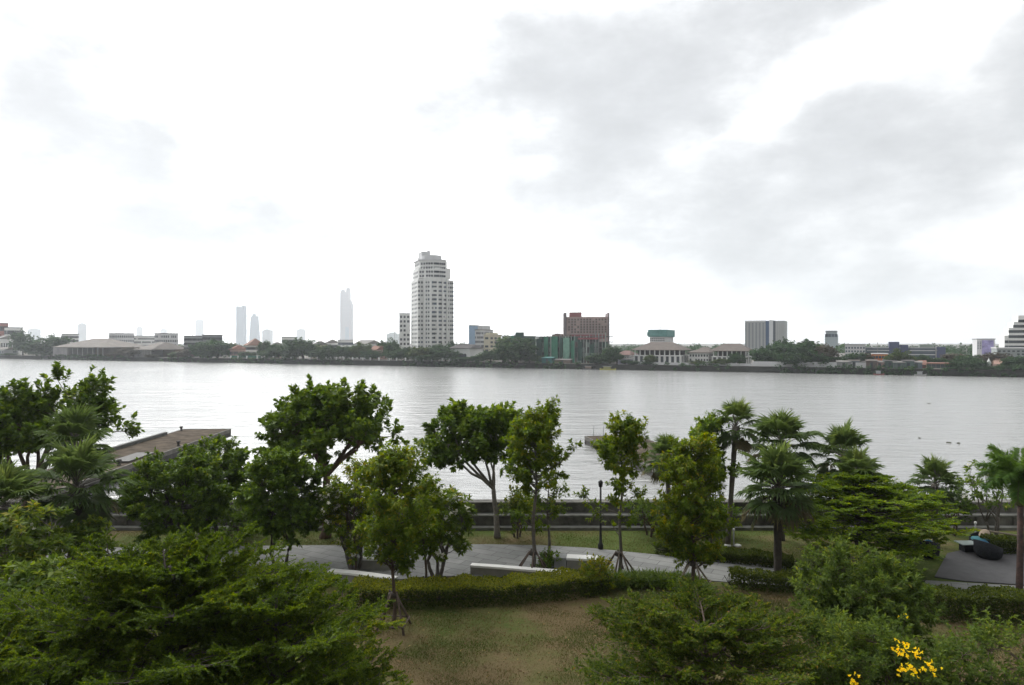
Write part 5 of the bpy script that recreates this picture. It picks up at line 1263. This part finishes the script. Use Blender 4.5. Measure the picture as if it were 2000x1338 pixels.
b.part('wall', MB().box(-b.w / 2, b.w / 2, 0, 22, -.3, b.h(655)), mat('tower_blue_grey', (.36, .42, .45), .5, .05, .1))
b.part('upper_storeys', MB().box(-b.w * .42, b.w * .42, 1.5, 20, b.h(655) + .003, b.h(649)), mat('tower_blue_grey', (.36, .42, .45), .5, .05, .1)); b.part('cap', MB().box(-b.w * .46, b.w * .44, 1, 21, b.h(649) + .003, b.h(646)), mat('cap_dark', (.22, .25, .27), .6, .05, .1))
b.grid(4, 8, 16, b.h(656), m=GLASS_B, w=2.2, h=2.0); b.done()
simple('pale grey flat roofed block left of the long blue grey building', 1650, 1690, 674, 70, 16, W_LIGHT, W_GREY, 0, 7, 4, 'office block', 'office_block', wm=GLASS_B)
simple('small pale yellow house between dark trees right of the boundary wall', 1626, 1648, 690, 18, 8, W_CREAM, ROOF_GREY, 1.5, 3, 1, kind='gable')
b = Bld('long_building', 'long blue grey institutional building with navy stair towers', 'building', 1686, 1846, 680, 74, 18)
b.body(SLATE); b.parapet(W_GREY, t=.45)
for x0, x1, yt in ((-.18, -.055, 670), (-.04, .055, 676), (.385, .5, 680)): b.part('stair_tower', MB().box(b.w * x0, b.w * x1, -1.2, 8, -.3, b.h(yt) + .6), BLUE_W)
for j in range(3): b.part('gallery', MB().box(-b.w * .46, b.w * .38, -.5, -.004, 2.0 + j * 1.9, 2.4 + j * 1.9), W_LIGHT)
b.grid(22, 3, 2.2, b.H - .2, w=1.6, h=1.0, m=GLASS_B, x0=-b.w * .46, x1=b.w * .38)
b.part('roof_room', MB().box(b.w * .2, b.w * .36, 3, 9, b.H + .455, b.H + 1.8), mat('roof_green_grey', (.25, .30, .26), .8, .1, .2)); b.done()
b = Bld('orange_house', 'bright orange three storey house among the far bank trees', 'house', 1702, 1734, 692, 16, 10); b.body(mat('wall_orange', (.62, .17, .045), .8, .1, .3)); b.parapet(W_LIGHT, t=.35)
for j in range(2): b.part('balcony', MB().box(-b.w / 2, b.w / 2, -.5, -.004, 2 + j * 2.4, 2.25 + j * 2.4), mat('wall_light_orange', (.66, .36, .18), .8, .1, .3))
b.grid(5, 2, 1.2, b.H - .3, w=.9, h=1.0); b.done()
# arcaded pink row
b = Bld('arcade_row', 'low pinkish arcaded row house on the right of the far bank', 'row house', 1806, 1872, 711, 8, 9); b.body(mat('wall_salmon', (.50, .36, .30), .85, .12, .3)); b.parapet(ROOF_RED, t=.35)
b.grid(7, 1, .4, b.H - .5, w=1.4, h=1.6); b.done()
simple('red roofed riverside cottage left of the arcaded row', 1776, 1808, 704, 9, 8, mat('wall_dull_red', (.26, .11, .09), .85, .2, .3), ROOF_RED, 1.7, 4, 1, kind='gable')
simple('pinkish roofed house with white gable at the right of the far bank', 1936, 1972, 700, 14, 10, W_PINK, mat('roof_salmon', (.40, .25, .20), .9, .15, .4), 2.2, 4, 1, kind='gable')
# billboard building and condominium at the right edge
b = Bld('billboard_building', 'pale grey block carrying a large purple billboard at the right', 'office block', 1899, 1943, 663, 130, 16); b.body(W_LIGHT); b.parapet(W_GREY, t=.5)
b.part('billboard', MB().box(-b.w * .22, b.w * .42, -.5, -.004, b.H * .30, b.H * .96), mat('billboard_purple', (.15, .13, .34), .5, .5, .35, col2=(.30, .27, .48))); b.grid(2, 5, 6, b.H - 1, x0=-b.w / 2, x1=-b.w * .24, m=GLASS_B); b.done()
b = Bld('condominium', 'stepped white condominium with dark glass front at the right edge', 'apartment tower', 1950, 2052, 640, 100, 26, R(-30))
hw = b.w / 2
for x0, x1, yt in ((-.5, -.41, 655), (-.407, -.30, 640), (-.297, -.20, 628), (-.197, .5, 616)): b.part('wall', MB().box(b.w * x0, b.w * x1, 0, 24, -.3, b.h(yt)), W_WHITE)
b.part('glass_front', MB().box(b.w * .0, b.w * .48, -.7, -.004, b.h(665), b.h(622)), mat('glass_teal', (.07, .12, .15), .4, .2, .15))
for j in range(20): b.part('balcony', MB().box(b.w * -.04, b.w * .49, -1.0, -.704, b.h(665) + j * (b.h(622) - b.h(665)) / 20, b.h(665) + .28 + j * (b.h(622) - b.h(665)) / 20), W_LIGHT)
for j in range(11):
    z = 5 + j * 2.6
    for u, lim in ((-.455, 655), (-.37, 640), (-.33, 640), (-.27, 628), (-.23, 628), (-.16, 616), (-.10, 616), (-.05, 616)):
        if z < b.h(lim) - 1.5: b.win(b.w * u, z, 1.5, 1.4)
b.done()
simple('long low grey podium in front of the condominium at the right edge', 1936, 2060, 681, 60, 14, mat('podium_grey', (.30, .33, .33), .8, .1, .2), W_LIGHT, 0, 12, 2, 'building', 'podium_building', z0=4)
# ---------------- waterfront shacks
SH = [(1648, 8, 'whitewashed waterfront shack with rusty roof at the end of the boundary wall', (.42, .42, .42), ROOF_GREY), (1668, 6, 'pale blue grey shack second along the waterfront row', (.30, .34, .38), ROOF_SHED), (1684, 6, 'white shack with dark opening in the waterfront row', (.50, .49, .47), ROOF_GREY),
      (1702, 6, 'brown timber shack in the middle of the waterfront row', (.15, .10, .08), ROOF_BR), (1718, 5, 'pinkish shack below the orange house', (.44, .27, .25), ROOF_SHED), (1738, 7, 'dark green shack right of the pinkish one', (.05, .12, .09), ROOF_DK),
      (1756, 6, 'teal roofed shack below the light green tree', (.10, .15, .15), ROOF_GREY), (1774, 6, 'turquoise shack before the red roofed cottage', (.11, .20, .19), ROOF_DK), (1790, 6, 'blue grey shack at the right end of the waterfront row', (.16, .21, .26), ROOF_GREY)]
for k, (px, wd, lab, c, rf) in enumerate(SH):
    r = clutter(px, 0, 1.6 + (k % 3), wd * .62, 2.2 + .5 * (k % 2), 4, mat('shack_%d_paint' % k, tuple(v * .6 + .045 for v in c), .85, .25, .5), 'waterfront_shack', lab, 'shack', rf); r['group'] = 'shacks along the far waterfront'
    q = MB(); q.box(-wd * .3, wd * .3, -2.4, -.42, -.25, -.05); q.build('landing', DARKW, r)
boat('little red ended boat tied up before the pinkish shack', 1716, 3.6, mat('boat_red', (.20, .06, .05), .6, .15, 1), W_GREY)
boat('little white boat tied up right of the turquoise shack', 1797, 3.8, mat('boat_white', (.34, .34, .33), .6, .1, 1), W_GREY)
# small white riverside shrine tower, right
for px, yb, h, lab in [(1931, 712, 4.2, 'slender white spire shrine left of the pinkish roofed house'), (1919, 722, 3.2, 'small white shrine close to the water at the right')]:
    D = bank(px) + 6; r = thing('shrine', lab, 'shrine', (X_at(px, D), D, .15)); q = MB(); q.lathe([(.9, 0), (.9, .5), (.6, .6), (.6, h * .5), (.8, h * .52), (.5, h * .7), (.12, h * .9), (.03, h)], 12); q.build('tower', W_WHITE, r)
    q = MB(); q.lathe([(1.3, -.2), (1.3, -.003)], 12); q.build('base', W_LIGHT, r)
# ---------------- promenade posts
post = None; D = 0
PG2 = 'white posts along the far promenade'
for k in range(27):
    px = 448 + k * 17.2 + (3 if k % 3 == 0 else 0); D = bank(px) + .8
    if post is None:
        post = thing('promenade_post', 'white capped post on the river wall promenade of the far bank', 'post', (X_at(px, D), D, .35), BANK_A, PG2)
        MB().box(-.30, .30, -.3, .3, 0, 1.25).build('shaft', W_WHITE, post); q = MB(); q.add([(-.42, -.42, 1.253), (.42, -.42, 1.253), (.42, .42, 1.253), (-.42, .42, 1.253), (0, 0, 1.75)], [(3, 2, 1, 0), (0, 1, 4), (1, 2, 4), (2, 3, 4), (3, 0, 4)]); q.build('cap', W_WHITE, post)
    else:
        c = copy_tree(post); c.location = (X_at(px, D), D, .35)
q = MB(); q.box(0, 150, -.12, .12, .0, .55); D = bank(448) + .8; tag(q.build('promenade_parapet', W_CONC, None, (X_at(448, D), D + .35, .36), BANK_A), 'low grey parapet along the promenade between the white posts', 'parapet')
# ---------------- distant hazy towers
def facade(name, c1, c2):
    if name in MATS: return MATS[name]
    m = bpy.data.materials.new(name); m.use_nodes = True; nt = m.node_tree; N = nt.nodes; L = nt.links; b = N['Principled BSDF']; b.inputs['Roughness'].default_value = .4
    tc = N.new('ShaderNodeTexCoord'); sp = N.new('ShaderNodeSeparateXYZ'); L.new(tc.outputs['Object'], sp.inputs[0])
    w = N.new('ShaderNodeMath'); w.operation = 'FRACT'; d = N.new('ShaderNodeMath'); d.operation = 'DIVIDE'; d.inputs[1].default_value = 7.0; L.new(sp.outputs[0], d.inputs[0]); L.new(d.outputs[0], w.inputs[0])
    w2 = N.new('ShaderNodeMath'); w2.operation = 'FRACT'; d2 = N.new('ShaderNodeMath'); d2.operation = 'DIVIDE'; d2.inputs[1].default_value = 8.0; L.new(sp.outputs[2], d2.inputs[0]); L.new(d2.outputs[0], w2.inputs[0])
    mu = N.new('ShaderNodeMath'); mu.operation = 'MULTIPLY'; g1 = N.new('ShaderNodeMath'); g1.operation = 'GREATER_THAN'; g1.inputs[1].default_value = .35; L.new(w.outputs[0], g1.inputs[0]); g2 = N.new('ShaderNodeMath'); g2.operation = 'GREATER_THAN'; g2.inputs[1].default_value = .4; L.new(w2.outputs[0], g2.inputs[0]); L.new(g1.outputs[0], mu.inputs[0]); L.new(g2.outputs[0], mu.inputs[1])
    mx = N.new('ShaderNodeMix'); mx.data_type = 'RGBA'; mx.inputs['A'].default_value = (*c1, 1); mx.inputs['B'].default_value = (*c2, 1); L.new(mu.outputs[0], mx.inputs['Factor']); L.new(mx.outputs['Result'], b.inputs['Base Color'])
    MATS[name] = m; return m
FB = facade('facade_blue', (.30, .36, .44), (.16, .24, .34)); FM = facade('facade_mauve', (.46, .42, .44), (.30, .29, .32)); FG = facade('facade_grey', (.50, .52, .53), (.36, .39, .41)); FP = facade('facade_pale', (.66, .67, .67), (.52, .54, .55))  # pale facade colours paint in part of the distance haze
def far_tower(label, px0, px1, ytop, D, m, style='slab'):
    D = D * 2.8; b = Bld('distant_tower', label, 'tower', px0, px1, ytop, 0, 26, R(-15), D); w = b.w; H = b.H
    if style == 'slab':
        b.part('shaft', MB().box(-w / 2, w / 2, 0, 26, -.3, H), m); b.part('roof_plant', MB().box(-w * .3, w * .25, 5, 20, H + .003, H + 6), m)
    elif style == 'notch':
        b.part('shaft', MB().box(-w / 2, w / 2, 0, 26, -.3, H * .94), m); b.part('crown', MB().box(-w / 2, -w * .28, 0, 26, H * .94 + .003, H * .985), m); b.part('crown', MB().box(w * .18, w / 2, 0, 26, H * .94 + .003, H), m); b.part('setback', MB().box(-w * .28, w * .18, 3, 24, H * .94 + .003, H * .965), m)
    elif style == 'taper':
        q = MB(); z = H * .90; a = w * .5; c = w * .33
        q.add([(-a, 0, -.3), (a, 0, -.3), (a, 26, -.3), (-a, 26, -.3), (-c, 3, z), (c, 3, z), (c, 23, z), (-c, 23, z)], [(3, 2, 1, 0), (4, 5, 6, 7), (0, 1, 5, 4), (1, 2, 6, 5), (2, 3, 7, 6), (3, 0, 4, 7)]); b.part('shaft', q, m)
        b.part('crown', MB().box(-w * .44, w * .40, 2, 24, z + .003, z + 4), m); b.part('crown', MB().box(-w * .2, w * .14, 6, 18, z + 4.003, H), m)
        q = MB(); q.tube([(-w * 1.25, 10, z + 2), (w * .5, 10, z + 2)], [1.6, 1.6], 6); b.part('crane_jib', q, m)
    elif style == 'maha':
        b.part('shaft', MB().box(-w / 2, w * .42, 0, 26, -.3, H * .76), m); b.part('shaft', MB().box(-w / 2, w * .30, 1, 25, H * .76 + .003, H * .93), m); b.part('crown', MB().box(-w * .44, -w * .2, 3, 22, H * .93 + .003, H * .97), m); b.part('crown', MB().box(w * .02, w * .28, 3, 22, H * .93 + .003, H), m)
        b.part('corner_wing', MB().box(w * .423, w / 2, 0, 26, -.3, H * .72), m); b.part('glass_panel', MB().box(-w * .02, w * .3, -.8, -.004, 4, H * .30), FB)
        b.part('lift_ledge', MB().box(w * .3, w * .58, 4, 18, H * .762, H * .775), m)
    return b.done()
far_tower('tallest slender hazy mauve tower left of the white apartment tower', 664, 690, 562, 1500, FM, 'maha')
far_tower('tall hazy blue tower with notched top', 461, 482, 597, 1400, FB, 'notch')
far_tower('tapered hazy blue grey tower with crane right of the notched tower', 486, 509, 613, 1450, FB, 'taper')
far_tower('short hazy grey block right of the tapered tower', 512, 533, 645, 1500, FG)
far_tower('faint pale slab beside the thin distant crane', 382, 398, 625, 2100, FP)
far_tower('faint square block with mast above the round dark tree', 579, 597, 644, 1900, FP)
far_tower('hazy grey blue slab above the long warehouse', 152, 169, 633, 1500, FG)
far_tower('wide low hazy block at the far left', 54, 80, 643, 1600, FG)
far_tower('small faint tower above the pale town houses', 267, 279, 639, 1900, FP)
far_tower('smallest faint tower right of the small faint one', 314, 327, 643, 2100, FP)
far_tower('pale greenish hazy block left of the apartment tower', 755, 781, 652, 1000, facade('facade_green', (.58, .65, .64), (.46, .52, .52)))
far_tower('pale hazy slab behind the greenish low block', 1000, 1022, 655, 1000, FP)
# cranes and masts
def mast(label, px, yt, D, jib=None, name='distant_crane', cat='crane', r=.8):
    if D > 1500: D *= 2.8; r *= 2.6
    h = Z_at(yt, D); t = thing(name, label, cat, (X_at(px, D), D, GZ)); q = MB(); q.tube([(0, 0, -.2), (0, 0, h)], [r, r * .7], 6); q.build('mast', W_CONC, t)
    if jib: q = MB(); q.tube([(jib[0] / F * D, 0, h - 2), (jib[1] / F * D, 0, h - 2 + (jib[2] if len(jib) > 2 else 0))], [r * .7, r * .5], 6); q.build('jib', W_CONC, t)
    else: q = MB(); q.lathe([(r * 1.5, h * .93), (r * 1.5, h * .94), (r * .3, h * .97)], 8); q.build('head', W_CONC, t)
mast('thin distant tower crane left of the faint pale slab', 376, 619, 1900, (-3, 6), r=.9)
mast('thin mast over the faint square block', 593, 634, 1900, None, 'distant_mast', 'mast', .9)
mast('thin antenna mast left of the white apartment tower', 771, 640, 1000, None, 'distant_mast', 'mast', .35)
mast('thin lattice mast before the long blue grey building', 1828, 676, 300, (-2, 3), 'distant_mast', 'mast', .22)
mast('small distant crane between the long building and the billboard', 1888, 681, 500, (-11, 4, .6), r=.3)
mast('thin mast among low houses left of the slender hazy tower', 611, 652, 700, None, 'distant_mast', 'mast', .3)
mast('faint rooftop aerial near the orange house', 1714, 669, 330, None, 'distant_mast', 'mast', .15)
# ================================================================ far bank trees
FAR = leaf_mat('leaf_far', [(0, (.020, .044, .018)), (.5, (.036, .085, .030)), (.85, (.062, .12, .038)), (1, (.09, .145, .045))], .6, .2, .2)
FAR_Y = leaf_mat('leaf_far_yellow', [(0, (.035, .06, .02)), (.5, (.065, .105, .03)), (1, (.13, .15, .05))], .6, .2, .2)
FAR_B = leaf_mat('leaf_far_brown', [(0, (.045, .042, .028)), (.5, (.085, .075, .05)), (1, (.13, .11, .075))], .6, .2, .2)
def far_proto(m, seed, squash):
    """unit crown: 1 wide, 1 tall, standing on z = 0"""
    g = np.random.default_rng(seed); n = 70; c = lump_points(n, .40, .40, .36, rmin=.35, low=-.95, amp=.45, lumps=6, seed=seed) * np.array([1.12, 1.12, squash * 1.22]) + np.array([0, 0, .50])
    P = []; A = []; LV = []
    for q in c:
        k = 14; o = g.normal(0, .055, (k, 3)); P.append(q + o); d = q - np.array([0, 0, .5]); A.append(np.repeat(d[None], k, 0) + g.normal(0, .25, (k, 3)) + np.array([0, 0, .2])); LV.append(np.full(k, g.normal(.45, .16)))
    lf = Leaves(); lf.shoots(np.concatenate(P), np.concatenate(A), .05, 5, .062, .05, np.concatenate(LV), spread=(85, 30), lvr=.3)
    w = MB(); w.tube([(0, 0, -.02), (.01, 0, .2), (0, .01, .5)], [.035, .028, .012], 6)
    for k in range(5):
        a = k * 1.26; w.tube([(.005, 0, .2 + .04 * k), (.26 * math.cos(a), .26 * math.sin(a), .48 + .04 * k)], [.016, .006], 5, False)
    return lf.mesh('far_crown', m), w.mesh('far_trunk', BARK_DARK)
PROTO = {'g': [far_proto(FAR, 100 + k, 1.0) for k in range(5)], 'y': [far_proto(FAR_Y, 120 + k, 1.0) for k in range(2)], 'b': [far_proto(FAR_B, 130 + k, .95) for k in range(2)]}
def far_tree(px, ytop, wpx, label, k='g', sb=8.0, zb=.1):
    D = bank(px) + sb; W = wpx / F * D * 1.28; H = (Z_at(ytop, D) - zb) * 1.04
    t = thing('far_tree', label, 'tree', (X_at(px, D), D, zb), random.random() * 6.28, 'trees along the far bank')
    cm, tm = random.choice(PROTO[k]); link('crown', cm, t, sc=(W, W, H)); link('trunk', tm, t, sc=(W, W, H)); return t
FT = [
 (45, 648, 34, 'upright dark tree before the white houses at the far left', 'g', 8), (100, 656, 58, 'spreading green tree between the far left houses and the long warehouse', 'g', 14), (72, 672, 40, 'low dark tree between the two left trees', 'g', 6), (86, 684, 46, 'dark waterside bush under the spreading green tree', 'g', 3),
 (262, 678, 56, 'brownish bare looking tree in front of the warehouses', 'b', 5), (232, 688, 34, 'low brown bush left of the brownish tree', 'b', 4), (348, 686, 36, 'light green bush at the right end of the smaller warehouse', 'y', 4), (372, 681, 40, 'brownish green tree right of the warehouses', 'b', 5),
 (392, 670, 36, 'grey green tree in front of the flat office block', 'g', 7), (424, 660, 60, 'large dark tree right of the flat office block', 'g', 8), (408, 682, 46, 'dark bush at the foot of the large dark tree', 'g', 3), (452, 668, 30, 'yellowish tree top behind the large dark tree', 'y', 22),
 (516, 664, 24, 'narrow tree at the right end of the faded pink roof', 'g', 14), (545, 671, 40, 'dark tree left of the white two storey house', 'g', 8), (527, 684, 36, 'low dark tree behind the green fence end', 'g', 6), (592, 661, 62, 'big rounded dark tree on the promenade under the faint square block', 'g', 8), (569, 684, 36, 'low tree at the left foot of the big rounded one', 'g', 5), (622, 684, 40, 'low tree at the right foot of the big rounded one', 'g', 5),
 (650, 673, 46, 'dark tree in front of the cream row house', 'g', 8), (676, 676, 40, 'dark tree under the slender hazy tower', 'g', 7), (702, 671, 40, 'tree with yellowish top right of the slender hazy tower', 'y', 9), (728, 684, 40, 'low dark tree below the faded red roof', 'g', 5), (747, 666, 24, 'small dark tree behind the faded red roof', 'g', 26), (766, 664, 30, 'upright tree left of the stepped apartment block', 'g', 12), (772, 683, 46, 'low leafy tree left of the tall tower base', 'g', 5), (793, 676, 34, 'thin leafy tree before the stepped apartment block', 'g', 8),
 (822, 676, 56, 'broad olive tree at the left foot of the tall tower', 'y', 8), (853, 674, 46, 'tall dark tree at the foot of the tall tower', 'g', 10), (870, 682, 46, 'dark tree at the right foot of the tall tower', 'g', 6), (838, 692, 60, 'low dark bushes under the tall tower trees', 'g', 3), (908, 668, 30, 'dark tree top behind the arcaded hall', 'g', 34), (885, 666, 18, 'small dark tree top right of the tall tower', 'g', 36),
 (905, 697, 40, 'low shrub tree in front of the arcaded hall', 'g', 4), (933, 694, 40, 'bushy tree right of the arches', 'g', 5), (958, 684, 46, 'green tree in front of the yellowish cream block', 'g', 8), (1008, 655, 82, 'largest round dark green tree on the far bank', 'g', 7), (982, 684, 44, 'dark tree at the left edge of the largest round tree', 'g', 4), (1034, 690, 40, 'dark bush at the right foot of the largest round tree', 'g', 4),
 (1166, 692, 44, 'dark tree standing before the frame building site', 'g', 4), (1190, 676, 30, 'ragged tree at the right end of the frame building site', 'g', 7), (1205, 690, 26, 'grey green tree before the low white building', 'g', 6), (1222, 702, 22, 'dark shrub in front of the low white building', 'g', 4), (1238, 705, 22, 'low shrub left of the first mansion', 'g', 3), (1270, 692, 26, 'slim green tree against the first mansion wall', 'y', 4), (1262, 706, 28, 'bush at the water below the first mansion', 'g', 2.6),
 (1410, 700, 34, 'small olive tree in front of the linking building', 'y', 4), (1440, 690, 28, 'dark green tree against the second mansion', 'g', 5), (1362, 704, 30, 'low olive bushes along the mansion garden', 'y', 4), (1388, 706, 22, 'small garden bush left of the second mansion', 'g', 4),
 (1490, 676, 42, 'dark tree right of the second mansion', 'g', 8), (1518, 668, 30, 'dark tree top in front of the slab hotel', 'g', 22), (1536, 664, 40, 'tall dark tree below the slab hotel', 'g', 14), (1572, 661, 82, 'broad dark dome of a tree right of the slab hotel', 'g', 12), (1612, 672, 40, 'tree with brownish side below the slim office tower', 'b', 10), (1552, 688, 52, 'dark waterside tree leaning over the boundary wall', 'g', 2.4), (1506, 694, 34, 'shaded tree behind the boundary wall', 'g', 8), (1600, 690, 46, 'shaded dark tree under the broad dome', 'g', 6),
 (1658, 692, 40, 'grey green tree behind the waterfront shacks', 'g', 8), (1682, 688, 36, 'bluish tree left of the orange house', 'g', 9), (1696, 690, 26, 'brownish tree close to the orange house', 'b', 8), (1752, 684, 40, 'light green tree right of the orange house', 'y', 9), (1736, 694, 22, 'narrow tree touching the orange house', 'y', 7), (1776, 694, 30, 'yellowish tree before the long blue grey building', 'y', 10),
 (1806, 694, 30, 'dark tree before the right end of the long building', 'g', 22), (1836, 698, 36, 'dark tree behind the arcaded row', 'g', 20), (1862, 690, 50, 'brownish dark tree right of the long building', 'b', 36), (1895, 692, 56, 'wide dark tree below the billboard', 'g', 26), (1886, 706, 50, 'dark riverside tree right of the arcaded row', 'g', 6), (1908, 702, 44, 'leafy tree left of the white spire', 'g', 8), (1866, 717, 40, 'low dark bank bushes right of the arcaded row', 'g', 2.4),
 (1950, 688, 50, 'brownish tree before the podium building', 'b', 20), (1985, 694, 46, 'dark tree at the right edge of the far bank', 'g', 10), (1955, 714, 46, 'low dark tree below the pinkish roofed house', 'g', 4), (1994, 712, 40, 'dark waterside tree at the very right edge', 'g', 4), (1920, 716, 30, 'bush beside the small white shrine', 'g', 3),
 (18, 690, 30, 'low dark bush by the riverside shed at the far left', 'g', 3), (180, 692, 30, 'small bush before the open front of the long warehouse', 'g', 2.6), (300, 692, 26, 'small brown bush before the smaller warehouse', 'b', 2.6), (480, 686, 30, 'dark tree behind the green fence', 'g', 8),
]
for (px, yt, wp, lab, k, sb) in FT: far_tree(px, yt, wp, lab, k, sb)

# ---------------- low tree mass of the city behind
def treeline():
    lf = Leaves(); P = []; A = []; LV = []
    for k in range(420):
        px = random.uniform(-250, 2250); D = bank(max(-200, px)) + random.uniform(150, 620); x = X_at(px, D); h = random.uniform(3.5, 8.5); r = random.uniform(5, 11); cv = random.gauss(.45, .15)
        n = 60; d = RNG.normal(size=(n, 3)); d[:, 2] = np.abs(d[:, 2]); d = nrm(d); P.append(np.array([x, D, .1]) + d * np.array([r, r, h]) * RNG.uniform(.55, 1, (n, 1))); A.append(d + np.array([0, 0, .3])); LV.append(np.full(n, cv))
    lf.shoots(np.concatenate(P), np.concatenate(A), .8, 4, 2.0, 1.5, np.concatenate(LV), spread=(85, 40)); tag(lf.build('distant_treeline', FAR), kind='stuff')
treeline()

def bank_weeds():
    """rough plants hanging over and growing at the foot of the far river wall"""
    lf = Leaves(); P = []; A = []; LV = []
    for k in range(900):
        X = random.uniform(-360, 320)
        if math.sin(X * .11) + math.sin(X * .043 + 2) < random.uniform(-1.2, 1.0): continue
        x, y = bp_(X, random.uniform(-.9, .3)); z = random.choice((random.uniform(-2.2, -1.4), random.uniform(-.3, .5))); n = 9
        P.append(np.array([x, y, z]) + RNG.normal(0, .45, (n, 3)) * np.array([1.6, .5, .8])); A.append(np.array([-.3, -.6, .6]) + RNG.normal(0, .4, (n, 3))); LV.append(np.full(n, random.gauss(.4, .2)))
    lf.shoots(np.concatenate(P), np.concatenate(A), .5, 4, .75, .5, np.clip(np.concatenate(LV), 0, 1), spread=(85, 40)); tag(lf.build('bank_weeds', FAR), kind='stuff')
bank_weeds()
